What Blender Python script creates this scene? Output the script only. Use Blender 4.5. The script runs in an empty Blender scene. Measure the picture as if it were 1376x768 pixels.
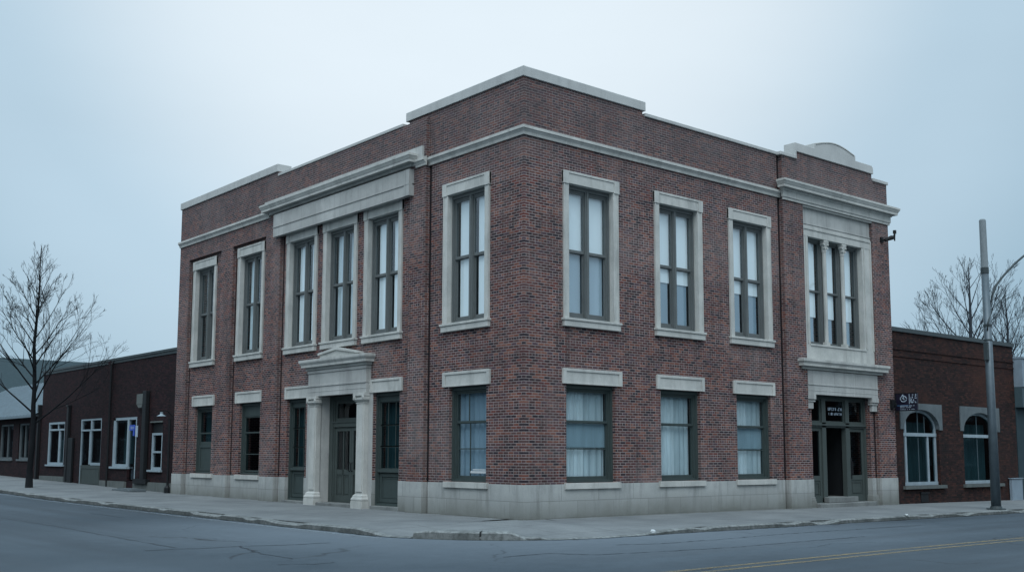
import bpy, bmesh, math, random
from mathutils import Vector, Matrix, noise

PI = math.pi
scene = bpy.context.scene
COL = scene.collection

# ------------------------------------------------------------------ ground shape
def hy(y):
    if y < 4: return 0.0
    if y < 21: return (y - 4) * 0.0048
    return 0.0816 + (min(y, 45) - 21) * 0.0145
def hx(x):
    if x < 1: return 0.0
    if x < 18: return -(x - 1) * 0.0035
    return -0.0595 - (min(x, 45) - 18) * 0.007
def gz(x, y): return hy(y) + hx(x)

# ------------------------------------------------------------------ materials
class NT:
    def __init__(s, name):
        s.m = bpy.data.materials.new(name); s.m.use_nodes = True
        s.t = s.m.node_tree; s.t.nodes.clear()
        s.out = s.t.nodes.new('ShaderNodeOutputMaterial')
    def n(s, typ, **kw):
        nd = s.t.nodes.new(typ)
        for k, v in kw.items():
            if k in nd.inputs: s.set(nd.inputs[k], v)
            else: setattr(nd, k, v)
        return nd
    def set(s, inp, v):
        if isinstance(v, bpy.types.NodeSocket): s.t.links.new(v, inp)
        elif isinstance(v, (tuple, list)) and len(v) == 3 and inp.type == 'RGBA': inp.default_value = (*v, 1)
        else: inp.default_value = v
    def math(s, op, a, b=None, c=None):
        nd = s.t.nodes.new('ShaderNodeMath'); nd.operation = op
        for i, v in enumerate((a, b, c)):
            if v is not None: s.set(nd.inputs[i], v)
        return nd.outputs[0]
    def mix(s, f, a, b, mode='MIX'):
        nd = s.t.nodes.new('ShaderNodeMix'); nd.data_type = 'RGBA'; nd.blend_type = mode
        s.set(nd.inputs[0], f); s.set(nd.inputs[6], a); s.set(nd.inputs[7], b)
        return nd.outputs[2]
    def ramp(s, f, pts, interp='LINEAR'):
        nd = s.t.nodes.new('ShaderNodeValToRGB'); cr = nd.color_ramp; cr.interpolation = interp
        while len(cr.elements) < len(pts): cr.elements.new(0.5)
        for e, (p, c) in zip(cr.elements, pts):
            e.position = p; e.color = (*c, 1) if len(c) == 3 else c
        s.set(nd.inputs[0], f); return nd.outputs[0]
    def pos(s):
        return s.n('ShaderNodeNewGeometry').outputs['Position']
    def noise(s, vec, scale, detail=4, rough=0.6, **kw):
        nd = s.n('ShaderNodeTexNoise', Scale=scale, Detail=detail, Roughness=rough)
        if vec is not None: s.t.links.new(vec, nd.inputs['Vector'])
        return nd.outputs['Fac']
    def scalev(s, vec, sc):
        nd = s.t.nodes.new('ShaderNodeVectorMath'); nd.operation = 'MULTIPLY'
        s.t.links.new(vec, nd.inputs[0]); nd.inputs[1].default_value = sc
        return nd.outputs[0]
    def bump(s, h, dist, strength=1.0):
        return s.n('ShaderNodeBump', Height=h, Distance=dist, Strength=strength).outputs[0]
    def principled(s, color, rough=0.8, normal=None, **kw):
        p = s.t.nodes.new('ShaderNodeBsdfPrincipled')
        s.set(p.inputs['Base Color'], color); s.set(p.inputs['Roughness'], rough)
        if normal is not None: s.t.links.new(normal, p.inputs['Normal'])
        p.inputs['Specular IOR Level'].default_value = 0.5 if rough < 0.5 else 0.18
        for k, v in kw.items(): s.set(p.inputs[k], v)
        s.t.links.new(p.outputs[0], s.out.inputs[0])
        return p

def wall_uv(k):
    """(u, z) along a wall facing x or y, picked by the true face normal"""
    g = k.n('ShaderNodeNewGeometry')
    sp = k.n('ShaderNodeSeparateXYZ'); k.t.links.new(g.outputs['Position'], sp.inputs[0])
    sn = k.n('ShaderNodeSeparateXYZ'); k.t.links.new(g.outputs['True Normal'], sn.inputs[0])
    isx = k.math('GREATER_THAN', k.math('ABSOLUTE', sn.outputs[0]), 0.6)
    u = k.math('ADD', k.math('MULTIPLY', sp.outputs[1], isx),
               k.math('MULTIPLY', sp.outputs[0], k.math('SUBTRACT', 1.0, isx)))
    return g, u, sp.outputs[2]

def brick_mat(name, tones, mortar, soot=(0.03, 0.03, 0.032), bw=0.205, rh=0.0712, stain=0.5, top=None, mw=0.011, patch_col=None, patch_amt=0.25):
    k = NT(name)
    g, u, z = wall_uv(k)
    row = k.math('FLOOR', k.math('DIVIDE', z, rh))
    fz = k.math('FRACT', k.math('DIVIDE', z, rh))
    hdr = k.math('LESS_THAN', k.math('MODULO', row, 6.0), 0.5)          # every sixth course is headers
    w = k.math('SUBTRACT', bw, k.math('MULTIPLY', hdr, bw * 0.5))
    off = k.math('MULTIPLY', k.math('MODULO', row, 2.0), 0.5)
    uu = k.math('ADD', k.math('DIVIDE', k.math('ADD', u, 200.0), w), off)
    col = k.math('FLOOR', uu); fu = k.math('FRACT', uu)
    cmb = k.n('ShaderNodeCombineXYZ', X=col, Y=row)
    wn = k.n('ShaderNodeTexWhiteNoise', noise_dimensions='2D'); k.t.links.new(cmb.outputs[0], wn.inputs['Vector'])
    # mortar mask
    du = k.math('MULTIPLY', k.math('MINIMUM', fu, k.math('SUBTRACT', 1.0, fu)), w)
    dz = k.math('MULTIPLY', k.math('MINIMUM', fz, k.math('SUBTRACT', 1.0, fz)), rh)
    dd = k.math('MINIMUM', du, dz)
    wob = k.noise(g.outputs['Position'], 22, 2)
    dd = k.math('ADD', dd, k.math('MULTIPLY', k.math('SUBTRACT', wob, 0.5), 0.006))
    isb = k.n('ShaderNodeMapRange', Value=dd); isb.inputs[1].default_value = mw * 0.3; isb.inputs[2].default_value = mw * 0.75
    isb = isb.outputs[0]
    n = len(tones)
    bc = k.ramp(wn.outputs['Value'], [(i / n, c) for i, c in enumerate(tones)], 'CONSTANT')
    fine = k.noise(g.outputs['Position'], 60, 3)
    bc = k.mix(0.45, bc, k.ramp(fine, [(0.3, (0.25, 0.25, 0.25)), (0.7, (0.9, 0.9, 0.9))]), 'SOFT_LIGHT')
    patch = k.noise(g.outputs['Position'], 0.8, 5, 0.65)
    mc = k.mix(k.ramp(patch, [(0.35, (0, 0, 0)), (0.7, (1, 1, 1))]), mortar, tuple(c * 0.55 for c in mortar))
    c = k.mix(isb, mc, bc)
    # weathering: soft vertical soot streaks and pale blotches
    st = k.noise(k.scalev(g.outputs['Position'], (2.2, 2.2, 0.35)), 1.0, 6, 0.7)
    c = k.mix(k.math('MULTIPLY', k.ramp(st, [(0.48, (0, 0, 0)), (0.75, (1, 1, 1))]), stain), c, soot)
    s3 = k.noise(k.scalev(g.outputs['Position'], (5.5, 5.5, 0.22)), 1.0, 5, 0.7); s4 = k.noise(g.outputs['Position'], 0.45, 3, 0.6)
    sm = k.math('MULTIPLY', k.ramp(s3, [(0.46, (0, 0, 0)), (0.66, (1, 1, 1))]), k.ramp(s4, [(0.42, (0, 0, 0)), (0.62, (1, 1, 1))]))
    c = k.mix(k.math('MULTIPLY', sm, 0.5), c, soot)
    bl = k.noise(g.outputs['Position'], 0.35, 4, 0.6)
    c = k.mix(k.math('MULTIPLY', k.ramp(bl, [(0.5, (0, 0, 0)), (0.7, (1, 1, 1))]), patch_amt), c, patch_col or tuple(min(1, m * 0.8) for m in mortar))
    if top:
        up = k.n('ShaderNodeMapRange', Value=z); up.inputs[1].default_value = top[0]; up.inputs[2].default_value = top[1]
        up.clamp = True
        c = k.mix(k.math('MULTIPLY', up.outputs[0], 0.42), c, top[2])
    h = k.math('ADD', k.math('MULTIPLY', isb, 1.0), k.math('MULTIPLY', fine, 0.3))
    k.principled(c, 0.9, k.bump(h, 0.006, 0.8))
    return k.m

def stone_mat(name, c1, c2, joint=None, dirt=0.5, base=0.0):
    k = NT(name)
    g, u, z = wall_uv(k)
    P = g.outputs['Position']
    a = k.noise(P, 1.3, 6, 0.65); b = k.noise(P, 35, 3)
    c = k.mix(k.ramp(a, [(0.3, (0, 0, 0)), (0.7, (1, 1, 1))]), c1, c2)
    st = k.noise(k.scalev(P, (3.5, 3.5, 0.5)), 1.0, 6, 0.7)
    c = k.mix(k.math('MULTIPLY', k.ramp(st, [(0.5, (0, 0, 0)), (0.78, (1, 1, 1))]), dirt), c, tuple(x * 0.35 for x in c1))
    c = k.mix(0.25, c, k.ramp(b, [(0.3, (0.3, 0.3, 0.3)), (0.7, (0.75, 0.75, 0.75))]), 'SOFT_LIGHT')
    h = k.math('MULTIPLY', b, 0.25)
    if joint:
        bw, z0, rh = joint
        zz = k.math('DIVIDE', k.math('SUBTRACT', z, z0), rh)
        row = k.math('FLOOR', zz); fz = k.math('FRACT', zz)
        uu = k.math('ADD', k.math('DIVIDE', k.math('ADD', u, 100.0), bw), k.math('MULTIPLY', k.math('MODULO', row, 2.0), 0.43))
        fu = k.math('FRACT', uu)
        cmb = k.n('ShaderNodeCombineXYZ', X=k.math('FLOOR', uu), Y=row)
        wn = k.n('ShaderNodeTexWhiteNoise', noise_dimensions='2D'); k.t.links.new(cmb.outputs[0], wn.inputs['Vector'])
        c = k.mix(k.math('MULTIPLY', wn.outputs['Value'], 0.32), c, tuple(x * 0.5 for x in c1))
        d = k.math('MINIMUM', k.math('MULTIPLY', k.math('MINIMUM', fu, k.math('SUBTRACT', 1.0, fu)), bw),
                   k.math('MULTIPLY', k.math('MINIMUM', fz, k.math('SUBTRACT', 1.0, fz)), rh))
        jm = k.n('ShaderNodeMapRange', Value=d); jm.inputs[1].default_value = 0.003; jm.inputs[2].default_value = 0.009
        c = k.mix(k.math('MULTIPLY', k.math('SUBTRACT', 1.0, jm.outputs[0]), 0.65), c, tuple(x * 0.3 for x in c1))
        h = k.math('ADD', h, jm.outputs[0])
    if base:
        lo = k.n('ShaderNodeMapRange', Value=k.math('ADD', z, k.math('MULTIPLY', k.math('SUBTRACT', a, 0.5), 0.9)))
        lo.inputs[1].default_value = 0.75; lo.inputs[2].default_value = 0.1
        c = k.mix(k.math('MULTIPLY', lo.outputs[0], base), c, (0.12, 0.128, 0.115))
    k.principled(c, 0.85, k.bump(h, 0.004, 0.6))
    return k.m

def paint_mat(name, c, rough=0.55, var=0.25, metal=0.0, scale=3.0):
    k = NT(name); P = k.pos()
    a = k.noise(P, scale, 6, 0.7); b = k.noise(k.scalev(P, (6, 6, 0.8)), 1.0, 5, 0.7)
    cc = k.mix(k.math('MULTIPLY', k.ramp(a, [(0.35, (0, 0, 0)), (0.7, (1, 1, 1))]), var), c, tuple(x * 0.45 for x in c))
    cc = k.mix(k.math('MULTIPLY', k.ramp(b, [(0.5, (0, 0, 0)), (0.8, (1, 1, 1))]), var), cc, tuple(min(1, x * 1.5 + 0.01) for x in c))
    k.principled(cc, rough, k.bump(k.noise(P, 40, 3), 0.002, 0.4), Metallic=metal)
    return k.m

def glass_mat(name, tint, refl=0.12, wav=0.02):
    k = NT(name); P = k.pos()
    bmp = k.bump(k.noise(P, 1.6, 2), wav, 0.35)
    tr = k.n('ShaderNodeBsdfTransparent', Color=tint)
    gl = k.n('ShaderNodeBsdfGlossy', Color=(0.9, 0.95, 1.0), Roughness=0.04); k.t.links.new(bmp, gl.inputs['Normal'])
    fr = k.n('ShaderNodeLayerWeight', Blend=0.5); k.t.links.new(bmp, fr.inputs['Normal'])
    f = k.math('ADD', k.math('MULTIPLY', k.math('POWER', fr.outputs['Facing'], 4.0), 0.75), 0.045 + refl * 0.4)
    ms = k.n('ShaderNodeMixShader'); k.t.links.new(f, ms.inputs[0]); k.t.links.new(tr.outputs[0], ms.inputs[1]); k.t.links.new(gl.outputs[0], ms.inputs[2])
    k.t.links.new(ms.outputs[0], k.out.inputs[0])
    return k.m

def cloth_mat(name, c, fold=9.0, amt=0.35):
    k = NT(name); g, u, z = wall_uv(k)
    n1 = k.noise(k.scalev(g.outputs['Position'], (1, 1, 0.12)), fold, 3, 0.6)
    cc = k.mix(k.math('MULTIPLY', k.ramp(n1, [(0.35, (0, 0, 0)), (0.65, (1, 1, 1))]), amt), c, tuple(x * 0.55 for x in c))
    k.principled(cc, 0.9, k.bump(n1, 0.02, 0.5))
    return k.m

M = {}
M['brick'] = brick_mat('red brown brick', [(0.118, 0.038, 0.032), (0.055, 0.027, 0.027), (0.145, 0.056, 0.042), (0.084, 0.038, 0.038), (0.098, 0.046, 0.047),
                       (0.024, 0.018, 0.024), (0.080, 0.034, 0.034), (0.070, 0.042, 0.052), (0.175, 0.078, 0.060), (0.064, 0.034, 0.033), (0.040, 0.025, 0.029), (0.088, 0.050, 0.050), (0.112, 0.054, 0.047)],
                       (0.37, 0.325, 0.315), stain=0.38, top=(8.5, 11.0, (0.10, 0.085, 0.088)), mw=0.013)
M['brick_dark'] = brick_mat('dark maroon brick', [(0.022, 0.010, 0.012), (0.014, 0.007, 0.010), (0.028, 0.012, 0.014), (0.010, 0.006, 0.008), (0.017, 0.009, 0.010)],
                       (0.020, 0.015, 0.017), soot=(0.012, 0.01, 0.011), stain=0.55)
M['brick_right'] = brick_mat('weathered rust brick', [(0.036, 0.016, 0.014), (0.022, 0.011, 0.012), (0.048, 0.021, 0.017), (0.014, 0.009, 0.009), (0.026, 0.014, 0.013)],
                       (0.030, 0.022, 0.020), soot=(0.012, 0.011, 0.012), stain=0.75, patch_col=(0.058, 0.025, 0.018), patch_amt=0.65)
M['stone'] = stone_mat('limestone trim', (0.49, 0.50, 0.475), (0.35, 0.365, 0.35), dirt=0.6)
M['stone_block'] = stone_mat('limestone entablature blocks', (0.45, 0.46, 0.445), (0.34, 0.355, 0.345), joint=(1.22, 0.0, 12.0), dirt=0.6)
M['stone_base'] = stone_mat('limestone base blocks', (0.42, 0.44, 0.43), (0.29, 0.31, 0.305), joint=(1.34, 0.16, 0.432), dirt=0.75, base=0.85)
M['cap'] = stone_mat('painted coping', (0.44, 0.455, 0.445), (0.36, 0.375, 0.37), dirt=0.3)
M['stone_dim'] = stone_mat('grey arch stone', (0.13, 0.155, 0.165), (0.09, 0.11, 0.12), dirt=0.6)
M['conc_dim'] = stone_mat('dim concrete footing', (0.13, 0.145, 0.14), (0.085, 0.10, 0.10), dirt=0.7)
M['frame_up'] = paint_mat('grey green window paint', (0.118, 0.133, 0.134))
M['frame_lo'] = paint_mat('olive grey joinery paint', (0.048, 0.066, 0.065))
M['door'] = paint_mat('olive grey door paint', (0.060, 0.076, 0.073))
M['glass'] = glass_mat('window glass', (0.88, 0.95, 0.97), 0.1, 0.004)
M['glass_dark'] = glass_mat('dim window glass', (0.34, 0.47, 0.50), 0.03, 0.004)
M['blind'] = cloth_mat('white roller blind', (0.80, 0.83, 0.84), 1.2, 0.12)
M['shade'] = cloth_mat('blue grey shade', (0.24, 0.33, 0.40), 2.0, 0.25)
M['curtain'] = cloth_mat('pale grey curtain', (0.58, 0.66, 0.69), 6.0, 0.5)
M['curtain_b'] = cloth_mat('grey net curtain', (0.44, 0.52, 0.55), 5.0, 0.5)
M['mesh_shade'] = cloth_mat('slate net shade', (0.25, 0.34, 0.385), 5.0, 0.45)
M['curtain_dim'] = cloth_mat('teal grey curtain', (0.10, 0.16, 0.17), 7.0, 0.6)
M['interior'] = paint_mat('unlit interior', (0.045, 0.055, 0.06), 0.9)
M['roof'] = paint_mat('roof felt', (0.05, 0.05, 0.052), 0.9)
M['white'] = paint_mat('chalky white paint', (0.27, 0.34, 0.38), 0.5, 0.35)
M['white_bright'] = paint_mat('white paint', (0.50, 0.56, 0.60), 0.5, 0.2)
M['black'] = paint_mat('black metal', (0.012, 0.014, 0.016), 0.5)
M['darkmetal'] = paint_mat('dark coping metal', (0.045, 0.06, 0.065), 0.5)
M['galv'] = paint_mat('galvanised steel', (0.085, 0.115, 0.135), 0.45, 0.45, 0.35, 5.0)
M['galv_up'] = paint_mat('weathered concrete grey pole', (0.20, 0.235, 0.25), 0.7, 0.4, 0.0, 8.0)
M['bark'] = paint_mat('dark wet bark', (0.006, 0.008, 0.010), 0.9, 0.5)
M['bark_far'] = paint_mat('grey bark', (0.035, 0.043, 0.052), 0.9, 0.4)
M['metalroof'] = paint_mat('pale standing seam roof', (0.15, 0.20, 0.23), 0.5, 0.3)
M['tealroof'] = paint_mat('dark slate roof', (0.026, 0.045, 0.052), 0.8, 0.4)
M['tealwall'] = paint_mat('dark teal siding', (0.028, 0.05, 0.06), 0.7, 0.3)
M['fascia'] = paint_mat('pale blue fascia', (0.22, 0.28, 0.33), 0.5, 0.3)
M['fascia_dim'] = paint_mat('teal grey fascia', (0.06, 0.095, 0.11), 0.5, 0.3)
M['navy'] = paint_mat('navy sign face', (0.008, 0.008, 0.022), 0.4, 0.1)
M['signwhite'] = paint_mat('pale sign lettering', (0.34, 0.42, 0.50), 0.5, 0.2)
M['signblue'] = paint_mat('mid blue sign ink', (0.05, 0.13, 0.24), 0.5, 0.2)
M['blue'] = paint_mat('bright blue sign', (0.02, 0.07, 0.40), 0.4, 0.1)
M['litter'] = paint_mat('white paper', (0.5, 0.54, 0.55), 0.8, 0.1)
M['yellow_trim'] = paint_mat('dull sand trim', (0.14, 0.13, 0.10), 0.6)

M['slot_shade'] = paint_mat('painted recess shade', (0.012, 0.011, 0.013), 0.9)  # near-black colour standing in for shade in the pilaster slots
def asphalt_mat():
    k = NT('worn asphalt'); P = k.pos()
    a = k.noise(P, 0.16, 6, 0.62); f = k.noise(P, 55, 3, 0.7); ms = k.noise(P, 3.0, 5, 0.7)
    c = k.mix(k.ramp(a, [(0.35, (0, 0, 0)), (0.68, (1, 1, 1))]), (0.040, 0.056, 0.070), (0.074, 0.096, 0.115))
    c = k.mix(k.math('MULTIPLY', k.ramp(ms, [(0.35, (0, 0, 0)), (0.7, (1, 1, 1))]), 0.3), c, (0.056, 0.068, 0.079))
    c = k.mix(0.7, c, k.ramp(f, [(0.3, (0.2, 0.2, 0.2)), (0.7, (0.8, 0.8, 0.8))]), 'SOFT_LIGHT')
    # wheel tracks / grime streaks along each street
    sp = k.n('ShaderNodeSeparateXYZ'); k.t.links.new(P, sp.inputs[0])
    s1 = k.noise(k.scalev(P, (0.03, 0.9, 1)), 1.0, 4, 0.6)      # along x
    s2 = k.noise(k.scalev(P, (0.9, 0.03, 1)), 1.0, 4, 0.6)      # along y
    onx = k.n('ShaderNodeMapRange', Value=sp.outputs[0]); onx.inputs[1].default_value = -7; onx.inputs[2].default_value = -3
    ony = k.n('ShaderNodeMapRange', Value=sp.outputs[1]); ony.inputs[1].default_value = -5; ony.inputs[2].default_value = 0
    r1 = k.math('MULTIPLY', k.ramp(s1, [(0.40, (0, 0, 0)), (0.58, (1, 1, 1))]), k.math('MULTIPLY', onx.outputs[0], 0.7))
    r2 = k.math('MULTIPLY', k.ramp(s2, [(0.42, (0, 0, 0)), (0.62, (1, 1, 1))]), k.math('MULTIPLY', ony.outputs[0], 0.7))
    c = k.mix(r1, c, (0.044, 0.056, 0.067)); c = k.mix(r2, c, (0.044, 0.056, 0.067))
    # paler asphalt round the corner kerb, fading outward
    dv = k.n('ShaderNodeVectorMath', operation='DISTANCE'); k.t.links.new(P, dv.inputs[0]); dv.inputs[1].default_value = (0.5, 0.5, 0)
    ap = k.n('ShaderNodeMapRange', Value=k.math('ADD', dv.outputs['Value'], k.math('MULTIPLY', k.math('SUBTRACT', ms, 0.5), 3.0)))
    ap.inputs[1].default_value = 11.0; ap.inputs[2].default_value = 4.5
    c = k.mix(k.math('MULTIPLY', ap.outputs[0], 0.5), c, (0.19, 0.225, 0.255))
    # cracks
    wob = k.n('ShaderNodeTexNoise', Scale=0.7, Detail=5.0); k.t.links.new(P, wob.inputs['Vector'])
    av = k.n('ShaderNodeVectorMath', operation='MULTIPLY_ADD'); k.t.links.new(wob.outputs['Color'], av.inputs[0]); av.inputs[1].default_value = (1.6, 1.6, 0); k.t.links.new(P, av.inputs[2])
    vo = k.n('ShaderNodeTexVoronoi', feature='DISTANCE_TO_EDGE', Scale=0.17); k.t.links.new(av.outputs[0], vo.inputs['Vector'])
    cr = k.n('ShaderNodeMapRange', Value=vo.outputs['Distance']); cr.inputs[1].default_value = 0.008; cr.inputs[2].default_value = 0.0
    msk = k.ramp(k.noise(P, 0.25, 2), [(0.45, (0, 0, 0)), (0.55, (1, 1, 1))])
    c = k.mix(k.math('MULTIPLY', cr.outputs[0], k.math('MULTIPLY', msk, 0.8)), c, (0.022, 0.025, 0.028))
    k.principled(c, 0.78, k.bump(k.math('ADD', f, k.math('MULTIPLY', ms, 1.5)), 0.006, 0.6))
    return k.m
M['asphalt'] = asphalt_mat()

def walk_mat():
    k = NT('concrete pavement'); P = k.pos()
    a = k.noise(P, 0.5, 6, 0.65); f = k.noise(P, 45, 3); st = k.noise(P, 2.2, 6, 0.7)
    c = k.mix(k.ramp(a, [(0.35, (0, 0, 0)), (0.68, (1, 1, 1))]), (0.180, 0.195, 0.198), (0.120, 0.132, 0.138))
    c = k.mix(k.math('MULTIPLY', k.ramp(st, [(0.5, (0, 0, 0)), (0.85, (1, 1, 1))]), 0.4), c, (0.075, 0.084, 0.087))
    c = k.mix(0.4, c, k.ramp(f, [(0.3, (0.3, 0.3, 0.3)), (0.7, (0.75, 0.75, 0.75))]), 'SOFT_LIGHT')
    sp = k.n('ShaderNodeSeparateXYZ'); k.t.links.new(P, sp.inputs[0])
    m = None
    for i in (0, 1):
        q = k.math('FRACT', k.math('DIVIDE', k.math('ADD', sp.outputs[i], 100.3), 1.52))
        e = k.math('MINIMUM', q, k.math('SUBTRACT', 1.0, q))
        m = e if m is None else k.math('MINIMUM', m, e)
    j = k.n('ShaderNodeMapRange', Value=m); j.inputs[1].default_value = 0.011; j.inputs[2].default_value = 0.004
    c = k.mix(k.math('MULTIPLY', j.outputs[0], 0.6), c, (0.06, 0.065, 0.062))
    k.principled(c, 0.85, k.bump(k.math('SUBTRACT', f, j.outputs[0]), 0.006, 0.6))
    return k.m
M['walk'] = walk_mat()
def kerb_mat():
    k = NT('grimy kerb concrete with shaded sides'); g = k.n('ShaderNodeNewGeometry'); P = g.outputs['Position']
    sn = k.n('ShaderNodeSeparateXYZ'); k.t.links.new(g.outputs['True Normal'], sn.inputs[0])
    a = k.noise(P, 1.1, 5, .7); b = k.noise(P, 9, 5, .75)
    c = k.mix(k.ramp(a, [(.35, (0, 0, 0)), (.65, (1, 1, 1))]), (0.24, 0.26, 0.26), (0.13, 0.143, 0.143))
    c = k.mix(k.math('MULTIPLY', k.ramp(b, [(.42, (0, 0, 0)), (.66, (1, 1, 1))]), .75), c, (0.05, 0.056, 0.054))
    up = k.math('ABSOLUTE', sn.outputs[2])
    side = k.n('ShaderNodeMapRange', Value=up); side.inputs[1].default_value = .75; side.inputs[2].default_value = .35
    c = k.mix(k.math('MULTIPLY', side.outputs[0], k.math('ADD', .1, k.math('MULTIPLY', a, .75))), c, (0.035, 0.042, 0.042))  # grime plus shade painted into the vertical faces
    k.principled(c, .9, k.bump(b, .012, .8)); return k.m
M['kerb'] = kerb_mat()
M['step'] = stone_mat('worn step stone', (0.20, 0.215, 0.21), (0.13, 0.14, 0.14), dirt=0.6)

def marking_mat(name, c, cover):
    k = NT(name); P = k.pos()
    a = k.noise(P, 7, 5, 0.75); b = k.noise(P, 0.7, 3)
    f = k.math('MULTIPLY', k.ramp(k.math('ADD', a, k.math('MULTIPLY', b, 0.4)), [(0.45, (0, 0, 0)), (0.85, (1, 1, 1))]), cover)
    d = k.n('ShaderNodeBsdfDiffuse', Color=c); t = k.n('ShaderNodeBsdfTransparent')
    ms = k.n('ShaderNodeMixShader'); k.t.links.new(f, ms.inputs[0]); k.t.links.new(t.outputs[0], ms.inputs[1]); k.t.links.new(d.outputs[0], ms.inputs[2])
    k.t.links.new(ms.outputs[0], k.out.inputs[0]); return k.m
M['yellow'] = marking_mat('faded yellow paint', (0.36, 0.27, 0.13), 0.55)
M['whiteline'] = marking_mat('faded white paint', (0.30, 0.34, 0.36), 0.45)

# ------------------------------------------------------------------ mesh helpers
def W(face, u, d, z):
    """facade coordinates -> world.  L: wall x=0 running +y; R: wall y=0 running +x; W: u=x, d=y direct"""
    if face == 'L': return (-d, u, z)
    if face == 'R': return (u, -d, z)
    return (u, d, z)

class MB:
    def __init__(s): s.v = []; s.f = []
    def quad(s, *p):
        i = len(s.v); s.v += p; s.f.append(tuple(range(i, i + len(p))))
    def box(s, face, u0, u1, d0, d1, z0, z1):
        i = len(s.v)
        for z in (z0, z1):
            for (u, d) in ((u0, d0), (u1, d0), (u1, d1), (u0, d1)): s.v.append(W(face, u, d, z))
        for q in ((0, 1, 2, 3), (4, 5, 6, 7), (0, 1, 5, 4), (1, 2, 6, 5), (2, 3, 7, 6), (3, 0, 4, 7)):
            s.f.append(tuple(i + a for a in q))
    def ring(s, face, u0, u1, z0, z1, w, d0, d1, wb=None, wt=None):
        wb = w if wb is None else wb; wt = w if wt is None else wt
        s.box(face, u0, u0 + w, d0, d1, z0, z1); s.box(face, u1 - w, u1, d0, d1, z0, z1)
        s.box(face, u0 + w, u1 - w, d0, d1, z0, z0 + wb); s.box(face, u0 + w, u1 - w, d0, d1, z1 - wt, z1)
    def poly(s, face, pts, d0, d1):
        """prism of a (u,z) polygon between depths"""
        n = len(pts); i = len(s.v)
        for d in (d0, d1):
            for (u, z) in pts: s.v.append(W(face, u, d, z))
        s.f.append(tuple(i + a for a in range(n))); s.f.append(tuple(i + n + a for a in reversed(range(n))))
        for a in range(n):
            b = (a + 1) % n; s.f.append((i + a, i + b, i + n + b, i + n + a))
    def molding(s, face, u0, u1, prof, e0='ret', e1='ret', dref=0.0):
        """prof: (d,z) list from the bottom back outward and up to the top back"""
        def su(d, e, u, sg):
            if e == 'flat': return u
            return u - sg * (d - dref)
        A = [W(face, su(d, e0, u0, 1), d, z) for d, z in prof]
        B = [W(face, su(d, e1, u1, -1), d, z) for d, z in prof]
        i = len(s.v); s.v += A + B; n = len(prof)
        for a in range(n - 1): s.f.append((i + a, i + a + 1, i + n + a + 1, i + n + a))
        db = prof[0][0]
        for (pts, e, u) in ((A, e0, u0), (B, e1, u1)):
            if e == 'ret':
                for a in range(n - 1):
                    (d1, z1), (d2, z2) = prof[a], prof[a + 1]
                    p1 = W(face, su(d1, e, u, 1 if u == u0 else -1), db, z1); p2 = W(face, su(d2, e, u, 1 if u == u0 else -1), db, z2)
                    s.quad(pts[a], pts[a + 1], p2, p1)
            elif e == 'flat':
                j = len(s.v); s.v += pts; s.f.append(tuple(range(j, j + n)))
    def tube(s, pts, rad, sides=8, caps=True):
        rings = []
        n = len(pts)
        for k in range(n):
            p = Vector(pts[k])
            t = (Vector(pts[min(k + 1, n - 1)]) - Vector(pts[max(k - 1, 0)])).normalized()
            a = t.cross(Vector((0, 0, 1)) if abs(t.z) < 0.95 else Vector((1, 0, 0))).normalized(); b = t.cross(a)
            r = rad[k] if isinstance(rad, (list, tuple)) else rad
            i = len(s.v)
            for j in range(sides):
                an = 2 * PI * j / sides
                q = p + a * math.cos(an) * r + b * math.sin(an) * r
                s.v.append(tuple(q))
            rings.append(i)
        for k in range(n - 1):
            for j in range(sides):
                j2 = (j + 1) % sides
                s.f.append((rings[k] + j, rings[k] + j2, rings[k + 1] + j2, rings[k + 1] + j))
        if caps:
            s.f.append(tuple(rings[0] + j for j in range(sides))); s.f.append(tuple(rings[-1] + j for j in reversed(range(sides))))
    def build(s, name, mat, parent=None, smooth=False, bevel=0.0, recalc=True, label=None):
        me = bpy.data.meshes.new(name)
        loc = Vector((0, 0, 0))
        me.from_pydata(s.v, [], s.f); me.update()
        o = bpy.data.objects.new(name, me); COL.objects.link(o)
        if recalc:
            bm = bmesh.new(); bm.from_mesh(me); bmesh.ops.recalc_face_normals(bm, faces=bm.faces); bm.to_mesh(me); bm.free()
        me.materials.append(mat)
        if smooth:
            for p in me.polygons: p.use_smooth = True
        if bevel:
            m = o.modifiers.new('Bevel', 'BEVEL'); m.width = bevel; m.segments = 2; m.limit_method = 'ANGLE'
        if parent is not None:
            o.parent = parent
            o.location = -wloc(parent)
        if label: o['label'] = label
        return o

def wloc(o):
    v = Vector(o.location)
    while o.parent: o = o.parent; v += Vector(o.location)
    return v
def thing(name, label, cat, loc=(0, 0, 0), group=None):
    o = bpy.data.objects.new(name, None); COL.objects.link(o); o.empty_display_size = 0.3
    o.location = loc; o['label'] = label; o['category'] = cat
    if group: o['group'] = group
    return o
def tag(o, label, cat, group=None):
    o['label'] = label; o['category'] = cat
    if group: o['group'] = group
    return o
def structure(name, mb, mat, **kw):
    o = mb.build(name, mat, **kw); o['kind'] = 'structure'; return o

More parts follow.
